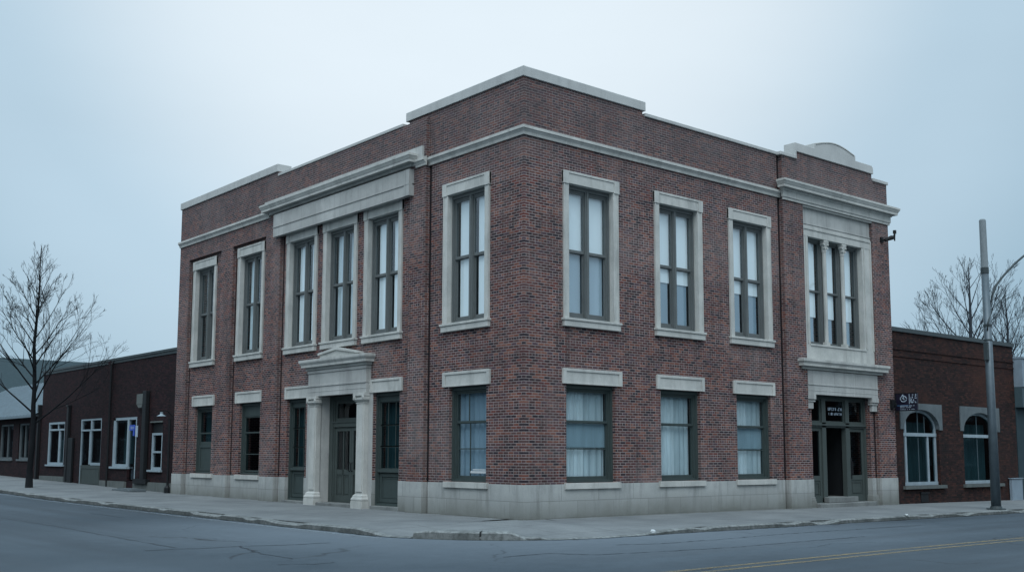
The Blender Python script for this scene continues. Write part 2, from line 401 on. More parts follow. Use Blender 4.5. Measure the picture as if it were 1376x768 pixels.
def heightfield(face, us, zs, D, mb=None, reveal=-0.34, edge=-0.34):
    """wall sheet with holes and steps. D(u,z) -> depth of the cell or None for an opening"""
    mb = mb or MB()
    us = sorted(set(round(u, 4) for u in us)); zs = sorted(set(round(z, 4) for z in zs))
    g = [[D((us[i] + us[i + 1]) / 2, (zs[j] + zs[j + 1]) / 2) for j in range(len(zs) - 1)] for i in range(len(us) - 1)]
    def get(i, j):
        if 0 <= i < len(us) - 1 and 0 <= j < len(zs) - 1: return g[i][j]
        return 'edge'
    for i in range(len(us) - 1):
        for j in range(len(zs) - 1):
            d = g[i][j]
            if d is None: continue
            a, b, c, e = us[i], us[i + 1], zs[j], zs[j + 1]
            mb.quad(W(face, a, d, c), W(face, b, d, c), W(face, b, d, e), W(face, a, d, e))
            for (ii, jj, p, q) in ((i - 1, j, (a, c), (a, e)), (i + 1, j, (b, c), (b, e)), (i, j - 1, (a, c), (b, c)), (i, j + 1, (a, e), (b, e))):
                o = get(ii, jj)
                if o == 'edge': continue
                o = reveal if o is None else o
                if o < d - 1e-6:
                    mb.quad(W(face, p[0], d, p[1]), W(face, q[0], d, q[1]), W(face, q[0], o, q[1]), W(face, p[0], o, p[1]))
    return mb

# ================================================================== MAIN BUILDING
LU, RU = 21.12, 17.1            # lengths of the left and right fronts
PJ = 0.14                       # pilaster projection
ZB = 1.02                       # top of the stone base
UPC_L = [2.39, 6.48, 8.95, 11.40, 15.09, 18.96]
UPC_R = [2.39, 5.95, 9.28]
bld = thing('brick_building', 'large two storey brick corner building with pale limestone trim and tall windows', 'building', (8.5, 10.5, 0.1))

UO0, UO1 = 5.34, 8.98           # upper openings
L_LOW = [(1.50, 3.12, 1.05, 3.61), (5.52, 6.90, 0.27, 3.61), (10.95, 12.20, 0.27, 3.61), (14.13, 15.72, 1.05, 3.60), (17.98, 19.50, 1.05, 3.60)]
R_LOW = [(1.47, 3.28, 1.05, 3.62), (5.11, 6.80, 1.05, 3.62), (8.50, 10.17, 1.05, 3.62)]
L_DOOR = (7.50, 10.02, 0.0, 3.62)
R_DOOR = (12.33, 15.72, 0.0, 3.74)

def DL(u, z):
    for c in UPC_L:
        if abs(u - c) < 0.92 and UO0 - 0.04 < z < UO1 + 0.15: return None
    for a, b, z0, z1 in L_LOW:
        if a < u < b and z0 < z < z1: return None
    if L_DOOR[0] < u < L_DOOR[1] and z < L_DOOR[3]: return None
    if z < 10.02 and (4.05 < u < 4.16): return -0.24  # narrow slots added to darken the pilaster edges
    for q in (12.65, 16.27, 20.11):
        if q < u < q + .11 and z < 9.24: return -0.24
    if u < 4.16: return 0.0
    if 4.95 < u < 12.76 and z < 9.30: return 0.0
    if 13.79 < u < 16.38 and z < 9.42: return 0.0
    if 17.35 < u < 20.22 and z < 9.42: return 0.0
    return PJ
def DR(u, z):
    for c in UPC_R:
        if abs(u - c) < 0.92 and UO0 - 0.04 < z < UO1 + 0.15: return None
    for a, b, z0, z1 in R_LOW:
        if a < u < b and z0 < z < z1: return None
    if R_DOOR[0] < u < R_DOOR[1] and z < R_DOOR[3]: return None
    if 12.25 < u < 15.75 and 5.30 < z < 9.1: return None
    if 10.79 < u < 10.9: return -0.24  # added slots again, to darken the right pavilion edges
    if 15.96 < u < 16.07 and z < 9.9: return -0.24
    if u < 10.9: return 0.0
    if 11.97 < u < 16.07 and z < 9.95: return 0.0
    return PJ
usL = [0, 4.05, 12.65, 16.27, 20.11, 4.16, 4.95, 12.76, 13.79, 16.38, 17.35, 20.22, LU] + [c + s for c in UPC_L for s in (-.92, .92)] + [x for q in L_LOW for x in q[:2]] + list(L_DOOR[:2])
zsL = [0.0, 0.27, 9.24, 10.02, ZB, 1.05, 3.60, 3.61, 3.62, UO0 - 0.04, UO1 + 0.15, 9.30, 9.42, 11.45]
usR = [0, 10.79, 15.96, 10.9, 11.97, 12.25, 15.75, 16.07, RU] + [c + s for c in UPC_R for s in (-.92, .92)] + [x for q in R_LOW for x in q[:2]] + list(R_DOOR[:2])
zsR = [0.0, ZB, 1.05, 3.62, 3.74, 9.9, UO0 - 0.04, 5.30, 9.1, UO1 + 0.15, 9.95, 11.45]
clipz = lambda zs, a, b: sorted(set([a, b] + [z for z in zs if a < z < b]))
mb = MB()
heightfield('L', usL, clipz(zsL, ZB, 11.45), DL, mb)
heightfield('R', usR, clipz(zsR, ZB, 11.45), DR, mb)
# raised brick below the raised copings
mb.box('L', 0.0, 5.2, -0.30, 0.0, 11.45, 11.62); mb.box('L', 13.0, LU, -0.30, PJ, 11.45, 11.62)
mb.box('R', 0.30, 4.5, -0.30, 0.0, 11.45, 11.60); mb.box('R', 11.6, 16.15, -0.30, PJ, 11.45, 11.70)
# far ends and back walls, back of the parapet
mb.quad((-PJ, LU, ZB), (RU, LU, ZB), (RU, LU, 11.62), (-PJ, LU, 11.62))
mb.quad((RU, -PJ, ZB), (RU, LU, ZB), (RU, LU, 11.45), (RU, -PJ, 11.45))
mb.quad((0.31, 0.31, 10.8), (0.31, LU - .3, 10.8), (0.31, LU - .3, 11.6), (0.31, 0.31, 11.6))
mb.quad((0.31, 0.31, 10.8), (RU - .3, 0.31, 10.8), (RU - .3, 0.31, 11.6), (0.31, 0.31, 11.6))
mb.quad((RU - .3, 0.31, 10.8), (RU - .3, LU - .3, 10.8), (RU - .3, LU - .3, 11.5), (RU - .3, 0.31, 11.5))
mb.quad((.31, LU - .3, 10.8), (RU - .3, LU - .3, 10.8), (RU - .3, LU - .3, 11.5), (.31, LU - .3, 11.5))
mb.build('wall', M['brick'], bld)

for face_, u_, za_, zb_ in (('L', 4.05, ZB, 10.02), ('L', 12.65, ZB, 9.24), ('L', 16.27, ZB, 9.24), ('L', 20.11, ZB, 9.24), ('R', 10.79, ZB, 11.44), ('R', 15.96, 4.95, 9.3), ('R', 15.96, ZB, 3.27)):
    js = MB(); js.box(face_, u_ + .004, u_ + .106, -.23, -.02, za_ + .01, zb_ - .01); js.build('pilaster_shade_strip', M['slot_shade'], bld)  # black strips paint the shade line beside each pilaster
bs = MB()
SP = 0.025
DLs = lambda u, z: (None if DL(u, z) is None else DL(u, z) + SP)
DRs = lambda u, z: (None if DR(u, z) is None else DR(u, z) + SP)
heightfield('L', [u if u > 0 else -SP for u in usL[:]], clipz(zsL, -0.3, ZB), DLs, bs)
heightfield('R', [u if u > 0 else -SP for u in usR[:]], clipz(zsR, -0.3, ZB), DRs, bs)
bs.quad((-PJ - SP, LU + SP, -.3), (RU, LU + SP, -.3), (RU, LU + SP, ZB), (-PJ - SP, LU + SP, ZB))
bs.quad((RU + SP, -PJ - SP, -.3), (RU + SP, LU, -.3), (RU + SP, LU, ZB), (RU + SP, -PJ - SP, ZB))
# top ledge of the base
def ledge(face, us, D):
    us = sorted(set(us))
    for a, b in zip(us, us[1:]):
        d = D((a + b) / 2, ZB - 0.01)
        if d is None: continue
        a2 = a - SP if a == 0 else a
        bs.quad(W(face, a2, d + SP, ZB), W(face, b, d + SP, ZB), W(face, b, d - 0.02, ZB), W(face, a2, d - 0.02, ZB))
ledge('L', usL, DL); ledge('R', usR, DR)
bs.build('stone_base', M['stone_base'], bld)

rf = MB(); rf.box('W', 0.2, RU - 0.2, 0.2, LU - 0.2, 10.7, 10.85)
rf.build('roof', M['roof'], bld)
it = MB()
it.box('W', 0.40, RU - 0.2, 0.40, LU - 0.2, 4.25, 4.75)       # floor between the storeys
it.box('W', 0.40, RU - 0.2, 0.40, LU - 0.2, 0.05, 0.24)
it.box('W', 0.40, RU - 0.2, 0.40, LU - 0.2, 9.9, 10.1)
it.box('W', 6.0, 6.15, 0.5, LU - 0.5, 0.2, 10.0); it.box('W', 0.5, RU - .5, 6.0, 6.15, 0.2, 10.0)
it.build('interior_floor', M['interior'], bld)

# ---- belt course, copings
belt = MB()
pf = lambda d, z0, z1, b=0.0: [(b, z0), (b + d * 0.35, z0), (b + d * 0.45, z0 + (z1 - z0) * 0.3), (b + d * 0.8, z0 + (z1 - z0) * 0.55), (b + d, z0 + (z1 - z0) * 0.62), (b + d, z1 - 0.02), (b, z1 + 0.03)]
belt.molding('L', 0, 4.16, pf(0.13, 10.03, 10.27), 'miter', 'flat')
belt.molding('L', 4.10, 4.60, pf(0.13, 10.03, 10.27, PJ), 'flat', 'flat')
bw_ = MB(); bw_.molding('L', 13.5, LU, pf(0.13, 10.03, 10.27, PJ), 'flat', 'flat')
belt.molding('R', 0, 10.9, pf(0.13, 10.03, 10.27), 'miter', 'flat')
belt.build('belt_course', M['stone'], bld); bw_.build('belt_course', M['stone'], bld)

cp = MB()
def coping(face, u0, u1, z0, z1, dw, e0, e1, back=-0.36):
    if e0 == 'miter' or e1 == 'miter':
        cp.molding(face, u0, u1, [(back, z0), (dw + 0.05, z0), (dw + 0.05, z1 - 0.02), (dw + 0.03, z1), (back, z1), (back, z0)], e0, e1)
    else:
        cp.box(face, u0, u1, back, dw + 0.05, z0, z1)
coping('L', 0, 5.32, 11.60, 11.88, 0, 'miter', 'flat')
coping('R', 0, 4.58, 11.59, 11.87, 0, 'miter', 'flat')
coping('L', 5.32, 13.0, 11.44, 11.53, PJ - 0.02, 'f', 'f')
coping('L', 13.0, LU + 0.06, 11.61, 11.88, PJ, 'f', 'f')
coping('R', 4.58, 10.78, 11.44, 11.54, 0, 'f', 'f')
coping('R', 10.78, 11.58, 11.43, 11.54, PJ, 'f', 'f')
coping('R', 16.19, RU + 0.05, 11.43, 11.54, PJ, 'f', 'f')
cp.box('W', RU - 0.3, RU + 0.05, 0.4, LU - 0.35, 11.44, 11.54); cp.box('W', 0.4, RU + 0.05, LU - 0.33, LU + 0.06, 11.62, 11.72)
cp.build('coping', M['cap'], bld, bevel=0.012)
# stepped and arched parapet stone over the right pavilion
ar = MB()
pts = [(11.58, 11.43), (11.66, 11.43), (11.66, 11.68), (16.15, 11.68), (16.20, 11.68), (16.20, 11.88), (16.12, 11.97), (15.1, 11.97), (15.1, 12.12)]
for i in range(13):
    a = i / 12; u = 15.1 + (12.65 - 15.1) * a
    pts.append((u, 12.14 + 0.21 * math.sin(PI * a)))
pts += [(12.65, 12.12), (12.65, 11.97), (11.58, 11.97)]
ar.poly('R', pts, -0.26, PJ + 0.05)
ar.build('parapet_crest', M['cap'], bld, bevel=0.012)
ar2 = MB()
pts = []
for i in range(13):
    a = i / 12; pts.append((15.0 + (12.75 - 15.0) * a, 12.15 + 0.20 * math.sin(PI * a)))
pts2 = [(u, z - 0.03) for u, z in reversed(pts)]
ar2.poly('R', pts + pts2, PJ + 0.04, PJ + 0.07)
ar2.build('arch_molding', M['stone'], bld)

# ---- left pavilion frieze and cornice
cn = MB()
cn.box('L', 4.24, 13.85, PJ - 0.05, PJ + 0.07, 10.10, 10.62)
cn.molding('L', 4.74, 12.98, [(PJ, 9.24), (0.30, 9.24), (0.30, 10.02), (PJ, 10.02)], 'flat', 'flat')
cn.molding('L', 4.74, 12.98, [(PJ, 9.56), (0.325, 9.56), (0.325, 9.60), (PJ, 9.60)], 'flat', 'flat')
cn.box('L', 4.735, 5.0, 0.2, 0.318, 9.238, 10.015)
cn.build('frieze', M['stone_block'], bld)
c2 = MB()
def cornice_profile(z0, z1, dmax, back):
    h = z1 - z0
    return [(back, z0 - 0.07), (back + 0.10, z0 - 0.07), (back + 0.13, z0 - 0.02), (back + 0.13, z0),
            (dmax - 0.07, z0), (dmax - 0.07, z0 + h * 0.30), (dmax - 0.055, z0 + h * 0.36), (dmax - 0.02, z0 + h * 0.62), (dmax, z0 + h * 0.72), (dmax, z1 - 0.01), (back, z1 + 0.05)]
c2.molding('L', 4.86, 13.30, cornice_profile(10.18, 10.43, 0.52, PJ), 'ret', 'ret', dref=PJ)
c2.build('cornice', M['stone'], bld)
# ---- right pavilion frieze and cornice
c3 = MB()
c3.molding('R', 10.9, RU, [(PJ, 9.96), (PJ + 0.05, 9.96), (PJ + 0.05, 10.03), (PJ + 0.08, 10.05), (PJ + 0.08, 10.30), (PJ, 10.30)], 'ret', 'ret', dref=PJ)
c3.box('R', 11.97, 16.07, 0.0, PJ - 0.002, 9.90, 9.96)
c3.build('frieze', M['stone'], bld)
c4 = MB()
c4.molding('R', 10.9, RU, cornice_profile(10.32, 10.58, 0.47, PJ), 'ret', 'ret', dref=PJ)
c4.box('W', RU - 0.02, RU + 0.30, 0.0, 0.5, 10.34, 10.6)
c4.build('cornice', M['stone'], bld)
p5 = MB()
p5.box('R', 11.98, 16.06, -0.05, 0.03, 9.31, 9.90)
p5.box('R', 11.98, 16.06, 0.03, 0.045, 9.31, 9.34); p5.box('R', 11.98, 16.06, 0.0, 0.06, 9.36, 9.40)
p5.build('stone_panel', M['stone_block'], bld)

# ---- window factory
def curtain(face, u0, u1, z0, z1, d, amp=0.03, wl=0.16, rnd=None):
    mb = MB(); n = max(4, int((u1 - u0) / 0.025)); pr = None; ph = random.uniform(0, 6)
    for i in range(n + 1):
        u = u0 + (u1 - u0) * i / n
        dd = d + amp * math.sin(2 * PI * u / wl + ph + 1.3 * math.sin(u * 7 + ph)) 
        if pr: mb.quad(W(face, pr[0], pr[1], z0), W(face, u, dd, z0), W(face, u, dd, z1), W(face, pr[0], pr[1], z1))
        pr = (u, dd)
    return mb
random.seed(7)

def surround(face, c, half, win, mat='stone'):
    z0, z1 = UO0, UO1
    s = MB(); o = half + 0.19
    s.box(face, c - o, c - half, -0.16, 0.05, z0 - 0.06, z1); s.box(face, c + half, c + o, -0.16, 0.05, z0 - 0.06, z1)
    s.box(face, c - o - 0.03, c + o + 0.03, -0.16, 0.06, z1, z1 + 0.33)
    s.box(face, c - o - 0.03, c - o + 0.17, 0.0, 0.08, z1 - 0.02, z1 + 0.335); s.box(face, c + o - 0.17, c + o + 0.03, 0.0, 0.08, z1 - 0.02, z1 + 0.335)
    s.box(face, c - o + 0.17, c + o - 0.17, 0.0, 0.08, z1 + 0.27, z1 + 0.335)
    s.box(face, c - o, c - o + 0.035, 0.05, 0.065, z0, z1 - 0.02); s.box(face, c + o - 0.035, c + o, 0.05, 0.065, z0, z1 - 0.02)
    s.build('surround', M[mat], win, bevel=0.006)
    s = MB()
    s.box(face, c - o - 0.02, c + o + 0.02, -0.05, 0.10, z0 - 0.21, z0 - 0.05)
    s.box(face, c - o - 0.05, c + o + 0.05, -0.16, 0.13, z0 - 0.05, z0 + 0.015)
    s.build('sill', M[mat], win, bevel=0.008)

def sash_pane(face, a, b, z0, z1, d, fr, win, glass, st=0.036, rb=0.06, rt=0.045, muntins=()):
    fr.ring(face, a, b, z0, z1, st, d - 0.02, d + 0.02, rb, rt)
    for m in muntins:
        if m[0] == 'u': fr.box(face, m[1] - 0.011, m[1] + 0.011, d - 0.014, d + 0.014, z0 + rb, z1 - rt)
        else: fr.box(face, a + st, b - st, d - 0.014, d + 0.014, m[1] - 0.014, m[1] + 0.014)
    p = MB(); p.quad(W(face, a + st - .01, d, z0 + rb - .01), W(face, b - st + .01, d, z0 + rb - .01), W(face, b - st + .01, d, z1 - rt + .01), W(face, a + st - .01, d, z1 - rt + .01))
    return p.build('pane', M[glass], win, recalc=False)

def upper_window(face, c, half, style):
    a, b, z0, z1, zm = c - half, c + half, UO0, UO1, 7.17
    fr = MB()
    fr.ring(face, a, b, z0, z1, 0.05, -0.30, -0.12, 0.07, 0.10)
    fr.ring(face, a + 0.05, b - 0.05, z0 + 0.07, z1 - 0.10, 0.03, -0.30, -0.17, 0.04, 0.05)
    fr.box(face, c - 0.068, c + 0.068, -0.30, -0.13, z0 + 0.07, z1 - 0.10)
    fr.box(face, c - 0.03, c + 0.03, -0.13, -0.11, z0 + 0.07, z1 - 0.10)
    win = fr.build('window', M['frame_up'], bld)
    sh = MB(); leafs = ((a + 0.08, c - 0.068), (c + 0.068, b - 0.08))
    for (p, q) in leafs:
        sash_pane(face, p, q, zm, z1 - 0.15, -0.205, sh, win, 'glass', rb=0.075, rt=0.05)
        sash_pane(face, p, q, z0 + 0.11, zm + 0.03, -0.25, sh, win, 'glass', rb=0.10, rt=0.05)
    sh.build('sash', M['frame_up'], win)
    surround(face, c, half, win)
    for (p, q) in leafs:
        if style == 'white':
            m = MB(); m.box(face, p + .02, q - .02, -0.298, -0.293, zm - 0.02, z1 - 0.12); m.build('blind', M['blind'], win)
            m = MB(); m.box(face, p + .02, q - .02, -0.325, -0.32, z0 + 0.12, zm); m.build('shade', M['shade2'], win)
        elif style == 'white_split':
            m = MB(); m.box(face, p + .02, q - .02, -0.298, -0.293, zm - 0.42, z1 - 0.12); m.build('blind', M['blind'], win)
            m = MB(); m.box(face, p - .0, q - .07, -0.325, -0.32, z0 + 0.12, zm - 0.3); m.build('shade', M['shade'], win)
        elif style == 'full':
            m = MB(); m.box(face, p + .02, q - .10, -0.298, -0.293, z0 + 0.16, z1 - 0.12); m.build('blind', M['blind'], win)
        elif style == 'half':
            m = MB(); m.box(face, p + .02, (p + q) / 2 + 0.02, -0.298, -0.293, z0 + 0.16, z1 - 0.12); m.build('blind', M['blind_dim'], win)
            curtain(face, (p + q) / 2 + 0.05, q, z0 + 0.16, z1 - 0.12, -0.36, 0.02, 0.12).build('curtain', M['curtain'], win)
        else:
            m = MB(); m.box(face, p + .05, p + 0.30, -0.298, -0.293, z0 + 0.16, z1 - 0.12); m.build('blind', M['curtain'], win)
            curtain(face, p + 0.32, q, z0 + 0.16, z1 - 0.12, -0.42, 0.02, 0.12).build('curtain', M['curtain_dim'], win)
M['blind_dim'] = cloth_mat('pale blue blind', (0.55, 0.62, 0.66), 1.2, 0.15)
M['shade2'] = cloth_mat('light blue grey shade', (0.36, 0.44, 0.50), 2.0, 0.2)
for c, st in zip(UPC_L, ['full', 'full', 'half', 'full', 'half', 'dim']): upper_window('L', c, 0.83, st)
for c, st in zip(UPC_R, ['white', 'white_split', 'white_split']): upper_window('R', c, 0.84, st)

def lintel(face, a, b, win, z0=3.60):
    l = MB()
    l.box(face, a, b, -0.10, 0.035, z0 + 0.002, z0 + 0.40)
    l.box(face, a, b, 0.03, 0.062, z0 + 0.33, z0 + 0.405)
    l.box(face, a, a + 0.12, 0.03, 0.062, z0, z0 + 0.33); l.box(face, b - 0.12, b, 0.03, 0.062, z0, z0 + 0.33)
    l.box(face, a + 0.12, b - 0.12, 0.03, 0.05, z0, z0 + 0.045)
    l.build('lintel', M['stone'], win, bevel=0.006)

def lower_window(face, a, b, z0, z1, style, lint=None, slab=None):
    fr = MB()
    zf = z0
    fr.ring(face, a, b, z0, z1, 0.06, -0.33, -0.10, 0.05, 0.10)
    fr.ring(face, a + 0.06, b - 0.06, z0 + 0.05, z1 - 0.10, 0.04, -0.33, -0.16, 0.03, 0.05)
    win = fr.build('window', M['frame_lo'], bld)
    A, B = a + 0.10, b - 0.10
    sh = MB()
    zt = z1 - 0.15
    if style in ('curtain', 'curtain_two', 'blue'):
        if style == 'curtain_two':
            sash_pane(face, A, B, 2.62, zt, -0.21, sh, win, 'glass', rb=0.06)
            sash_pane(face, A, B, z0 + 0.08, 2.65, -0.25, sh, win, 'glass', rb=0.08)
        else:
            sash_pane(face, A, B, 2.62, zt, -0.21, sh, win, 'glass', rb=0.06, muntins=[('u', A + (B - A) * 0.62)] if style == 'blue' else ())
            sash_pane(face, A, B, z0 + 0.08, 2.65, -0.25, sh, win, 'glass', rb=0.08, muntins=[('z', 1.93)] + ([('u', A + (B - A) * 0.62)] if style == 'blue' else []))
        w = B - A
        cm = M['curtain'] if style != 'blue' else M['shade']
        if style == 'blue':
            curtain(face, A, B, z0 + 0.1, zt, -0.345, 0.025, 0.28).build('curtain', cm, win)
        else:
            curtain(face, A, A + w * 0.52, z0 + 0.1, zt, -0.335, 0.022, random.uniform(.13, .2)).build('curtain', cm, win)
            curtain(face, A + w * 0.50, B, z0 + 0.1, zt, -0.36, 0.022, random.uniform(.2, .3)).build('curtain', M['curtain_b'], win)
            if style == 'curtain':
                m = MB(); m.box(face, A + w * .02, B, -0.298, -0.294, 1.97, 2.60); m.build('shade', M['mesh_shade'], win)
    elif style == 'tall':          # tall sash over a solid panelled apron
        for (p, q) in ((2.62, 3.34), (1.99, 2.66), (1.33, 2.03)):
            sash_pane(face, A, B, p, q, -0.22, sh, win, 'glass_dark', rb=0.04, rt=0.03, muntins=[('u', A + (B - A) * 0.33), ('u', A + (B - A) * 0.66)])
        sh.box(face, A, B, -0.26, -0.17, 3.34, zt)
        sh.box(face, A, B, -0.30, -0.22, z0 + 0.08, 1.25); sh.box(face, A - .02, B + .02, -0.24, -0.12, 1.25, 1.33)
        sh.ring(face, A + 0.02, B - 0.02, z0 + 0.10, 1.22, 0.10, -0.24, -0.19)
        sh.ring(face, A + 0.15, B - 0.15, z0 + 0.23, 1.09, 0.03, -0.23, -0.21)
        curtain(face, A, B, 1.36, 3.3, -0.42, 0.03, 0.17).build('curtain', M['curtain_dim'], win)
    elif style == 'panel':
        sash_pane(face, A, B, 2.55, zt - 0.02, -0.21, sh, win, 'glass_dark', rb=0.05)
        sash_pane(face, A, B, 2.20, 2.58, -0.23, sh, win, 'glass_dark', rb=0.05)
        sh.box(face, A, B, -0.30, -0.20, z0 + 0.05, 2.20)
        sh.ring(face, A + .02, B - .02, z0 + 0.10, 2.12, 0.09, -0.21, -0.17)
        curtain(face, A, B, 2.2, 3.4, -0.42, 0.03, 0.2).build('curtain', M['curtain_dim'], win)
    else:
        sh.box(face, A, B, -0.26, -0.17, 3.12, zt)
        sash_pane(face, A + .06, B - .0, 2.52, 3.12, -0.21, sh, win, 'glass_dark', rb=0.05)
        sash_pane(face, A + .06, B - .0, z0 + 0.10, 2.55, -0.24, sh, win, 'glass_dark', rb=0.06, muntins=[('z', 1.78)])
        curtain(face, A, A + (B - A) * 0.45, z0 + .1, zt, -0.42, 0.03, 0.17).build('curtain', M['curtain'], win)
    sh.build('sash', M['frame_lo'], win)
    if lint: lintel(face, lint[0], lint[1], win, z1)
    if slab:
        s = MB(); s.box(face, slab[0], slab[1], -0.12, 0.085, 0.89, 1.045)
        s.build('sill', M['stone'], win, bevel=0.006)

lower_window('R', *R_LOW[0], 'curtain', (1.32, 3.52), (1.38, 3.42))
lower_window('R', *R_LOW[1], 'curtain_two', (4.93, 6.97), (4.98, 6.93))
lower_window('R', *R_LOW[2], 'curtain', (8.33, 10.36), (8.40, 10.30))
lower_window('L', *L_LOW[0], 'blue', (1.32, 3.38), (1.38, 3.28))
lower_window('L', *L_LOW[1], 'tall', (5.36, 7.06))
lower_window('L', *L_LOW[2], 'tall', (10.55, 12.32))
lower_window('L', *L_LOW[3], 'sash', (13.98, 16.02), (14.05, 15.85))
lower_window('L', *L_LOW[4], 'panel', (17.80, 19.72), (17.75, 19.60))
# small notice in the corner window
nt = MB(); nt.box('L', 1.75, 2.45, -0.232, -0.228, 1.28, 1.34); nt.box('L', 1.80, 2.35, -0.232, -0.228, 1.36, 1.39)
nt.build('window_notice', M['litter'], bld)

# ---- triple window over the right door
tw = MB()
TA, TB, TZ0, TZ1 = 12.33, 15.50, 5.40, 8.96
tw.ring('R', TA, TB, TZ0, TZ1, 0.07, -0.34, -0.14, 0.06, 0.08)
n3 = []
pw = (TB - TA) / 3
for i in (1, 2): tw.box('R', TA + pw * i - 0.09, TA + pw * i + 0.09, -0.34, -0.13, TZ0 + .06, TZ1 - .08)
trip = tw.build('triple_window', M['frame_up'], bld)
sh = MB()
for i in range(3):
    a = TA + pw * i + 0.09; b = TA + pw * (i + 1) - 0.09
    if i == 0: a = TA + .07
    if i == 2: b = TB - .07
    sash_pane('R', a, b, 7.18, TZ1 - .08, -0.22, sh, trip, 'glass', st=.05); sash_pane('R', a, b, TZ0 + .06, 7.22, -0.26, sh, trip, 'glass', st=.05)
    m = MB(); m.box('R', a + .03, b - .16, -0.298, -0.293, 6.35, TZ1 - .1); m.build('blind', M['blind'], trip)
    m = MB(); m.box('R', a + .03, b - .26, -0.325, -0.32, TZ0 + .1, 6.5); m.build('shade', M['shade'], trip)
sh.build('sash', M['frame_up'], trip)
for i in (1, 2):                 # slim stone colonnettes
    u = TA + pw * i; s = MB()
    s.box('R', u - 0.10, u + 0.10, -0.13, 0.02, TZ0 - 0.02, TZ0 + 0.12)
    s.tube([(u, 0.055, TZ0 + 0.12), (u, 0.055, TZ1 - 0.38)], 0.068, 12)
    s.tube([(u, 0.055, TZ1 - 0.40), (u, 0.055, TZ1 - 0.36), (u, 0.055, TZ1 - 0.20), (u, 0.055, TZ1 - 0.06)], [0.085, 0.08, 0.10, 0.13], 12)
    s.box('R', u - 0.13, u + 0.13, -0.13, 0.05, TZ1 - 0.08, TZ1 - 0.003)
    for sx in (-1, 1):
        s.tube([(u + sx * 0.10, 0.055 - 0.10, TZ1 - 0.14), (u + sx * 0.10, 0.055 + 0.05, TZ1 - 0.14)], 0.045, 10)
        s.tube([(u + sx * 0.07, -0.05, TZ1 - 0.27), (u + sx * 0.07, 0.03, TZ1 - 0.27)], 0.035, 8)
    s.build('colonnette', M['stone'], trip, smooth=False)
s = MB()
s.box('R', 11.99, TA, -0.16, 0.05, 5.32, TZ1 + .003); s.box('R', TB, 16.05, -0.16, 0.05, 5.32, TZ1 + .003)
s.box('R', 11.99, 16.05, -0.16, 0.06, TZ1, 9.31)
s.box('R', 11.99, 12.05, 0.04, 0.085, 5.35, 9.25); s.box('R', 15.99, 16.05, 0.04, 0.085, 5.35, 9.25); s.box('R', 12.05, 15.99, 0.04, 0.085, 9.19, 9.25)
s.box('R', 15.60, 15.66, 0.04, 0.075, 5.42, 9.0); s.box('R', 12.18, 12.23, 0.04, 0.075, 5.42, 9.0)
s.build('surround', M['stone'], trip)
s = MB(); s.box('R', 11.99, 16.05, -0.16, 0.07, 4.85, 5.34); s.box('R', TA - .05, TB + .05, -0.16, 0.10, 5.34, 5.395)
s.build('sill', M['stone'], trip)

# ---- right entrance
ent = MB()
ent.box('R', 11.985, 16.055, -0.30, 0.15, 3.74, 4.52)
ent.box('R', 11.975, 16.065, 0.0, 0.17, 4.04, 4.09); ent.box('R', 11.98, 16.06, 0.0, 0.158, 3.86, 3.88)
ent.box('R', 11.99, R_DOOR[0] - 0.02, -0.02, 0.10, 3.28, 3.74); ent.box('R', R_DOOR[1] + 0.02, 16.05, -0.02, 0.10, 3.28, 3.74)
for (a, b) in ((11.97, R_DOOR[0] + .05), (R_DOOR[1] - .05, 16.07)):
    ent.box('R', a, b, -0.02, 0.165, 3.58, 3.74); ent.box('R', a, b, -0.02, 0.13, 3.50, 3.56)
    pb = MB(); pb.box('R', a, b, -0.24, 0.07, 0.10, 0.32); pb.box('R', a + .01, b - .01, -0.24, 0.055, 0.32, 0.39); pb.box('R', a + .02, b - .02, -0.24, 0.04, 0.39, 0.45)
    pb.build('pilaster_base', M['stone_base'], bld, bevel=.008)
door_r = ent.build('entrance_surround', M['stone_block'], bld, bevel=0.006, label='limestone entablature and shelf cornice over the open right door')
s = MB(); s.molding('R', 11.75, 16.22, [(0.0, 4.54), (0.20, 4.54), (0.20, 4.62), (0.34, 4.635), (0.34, 4.71), (0.37, 4.76), (0.39, 4.78), (0.39, 4.86), (0.0, 4.92)], 'ret', 'ret', dref=0.1)
s.build('shelf_cornice', M['stone'], door_r)
s = MB()
s.box('R', R_DOOR[0] + .05, R_DOOR[1] - .05, -0.9, 0.22, 0.0, 0.24); s.box('R', 13.15, 14.85, -0.9, 0.02, 0.24, 0.42)
s.build('step', M['step'], door_r, bevel=0.02)
A, B, zt, DP = R_DOOR[0], R_DOOR[1], R_DOOR[3], -0.25
s = MB()
s.ring('R', A, B, 0.24, zt, 0.09, -0.36, -0.16, 0.02, 0.10)
s.box('R', A, B, -0.34, -0.17, 2.70, 2.86); s.box('R', A, B, -0.34, -0.12, 2.76, 2.81)
for u in (13.26, 14.62): s.box('R', u - 0.11, u + 0.11, -0.34, -0.17, 0.24, zt)
fr = s.build('door_frame', M['door'], bld)
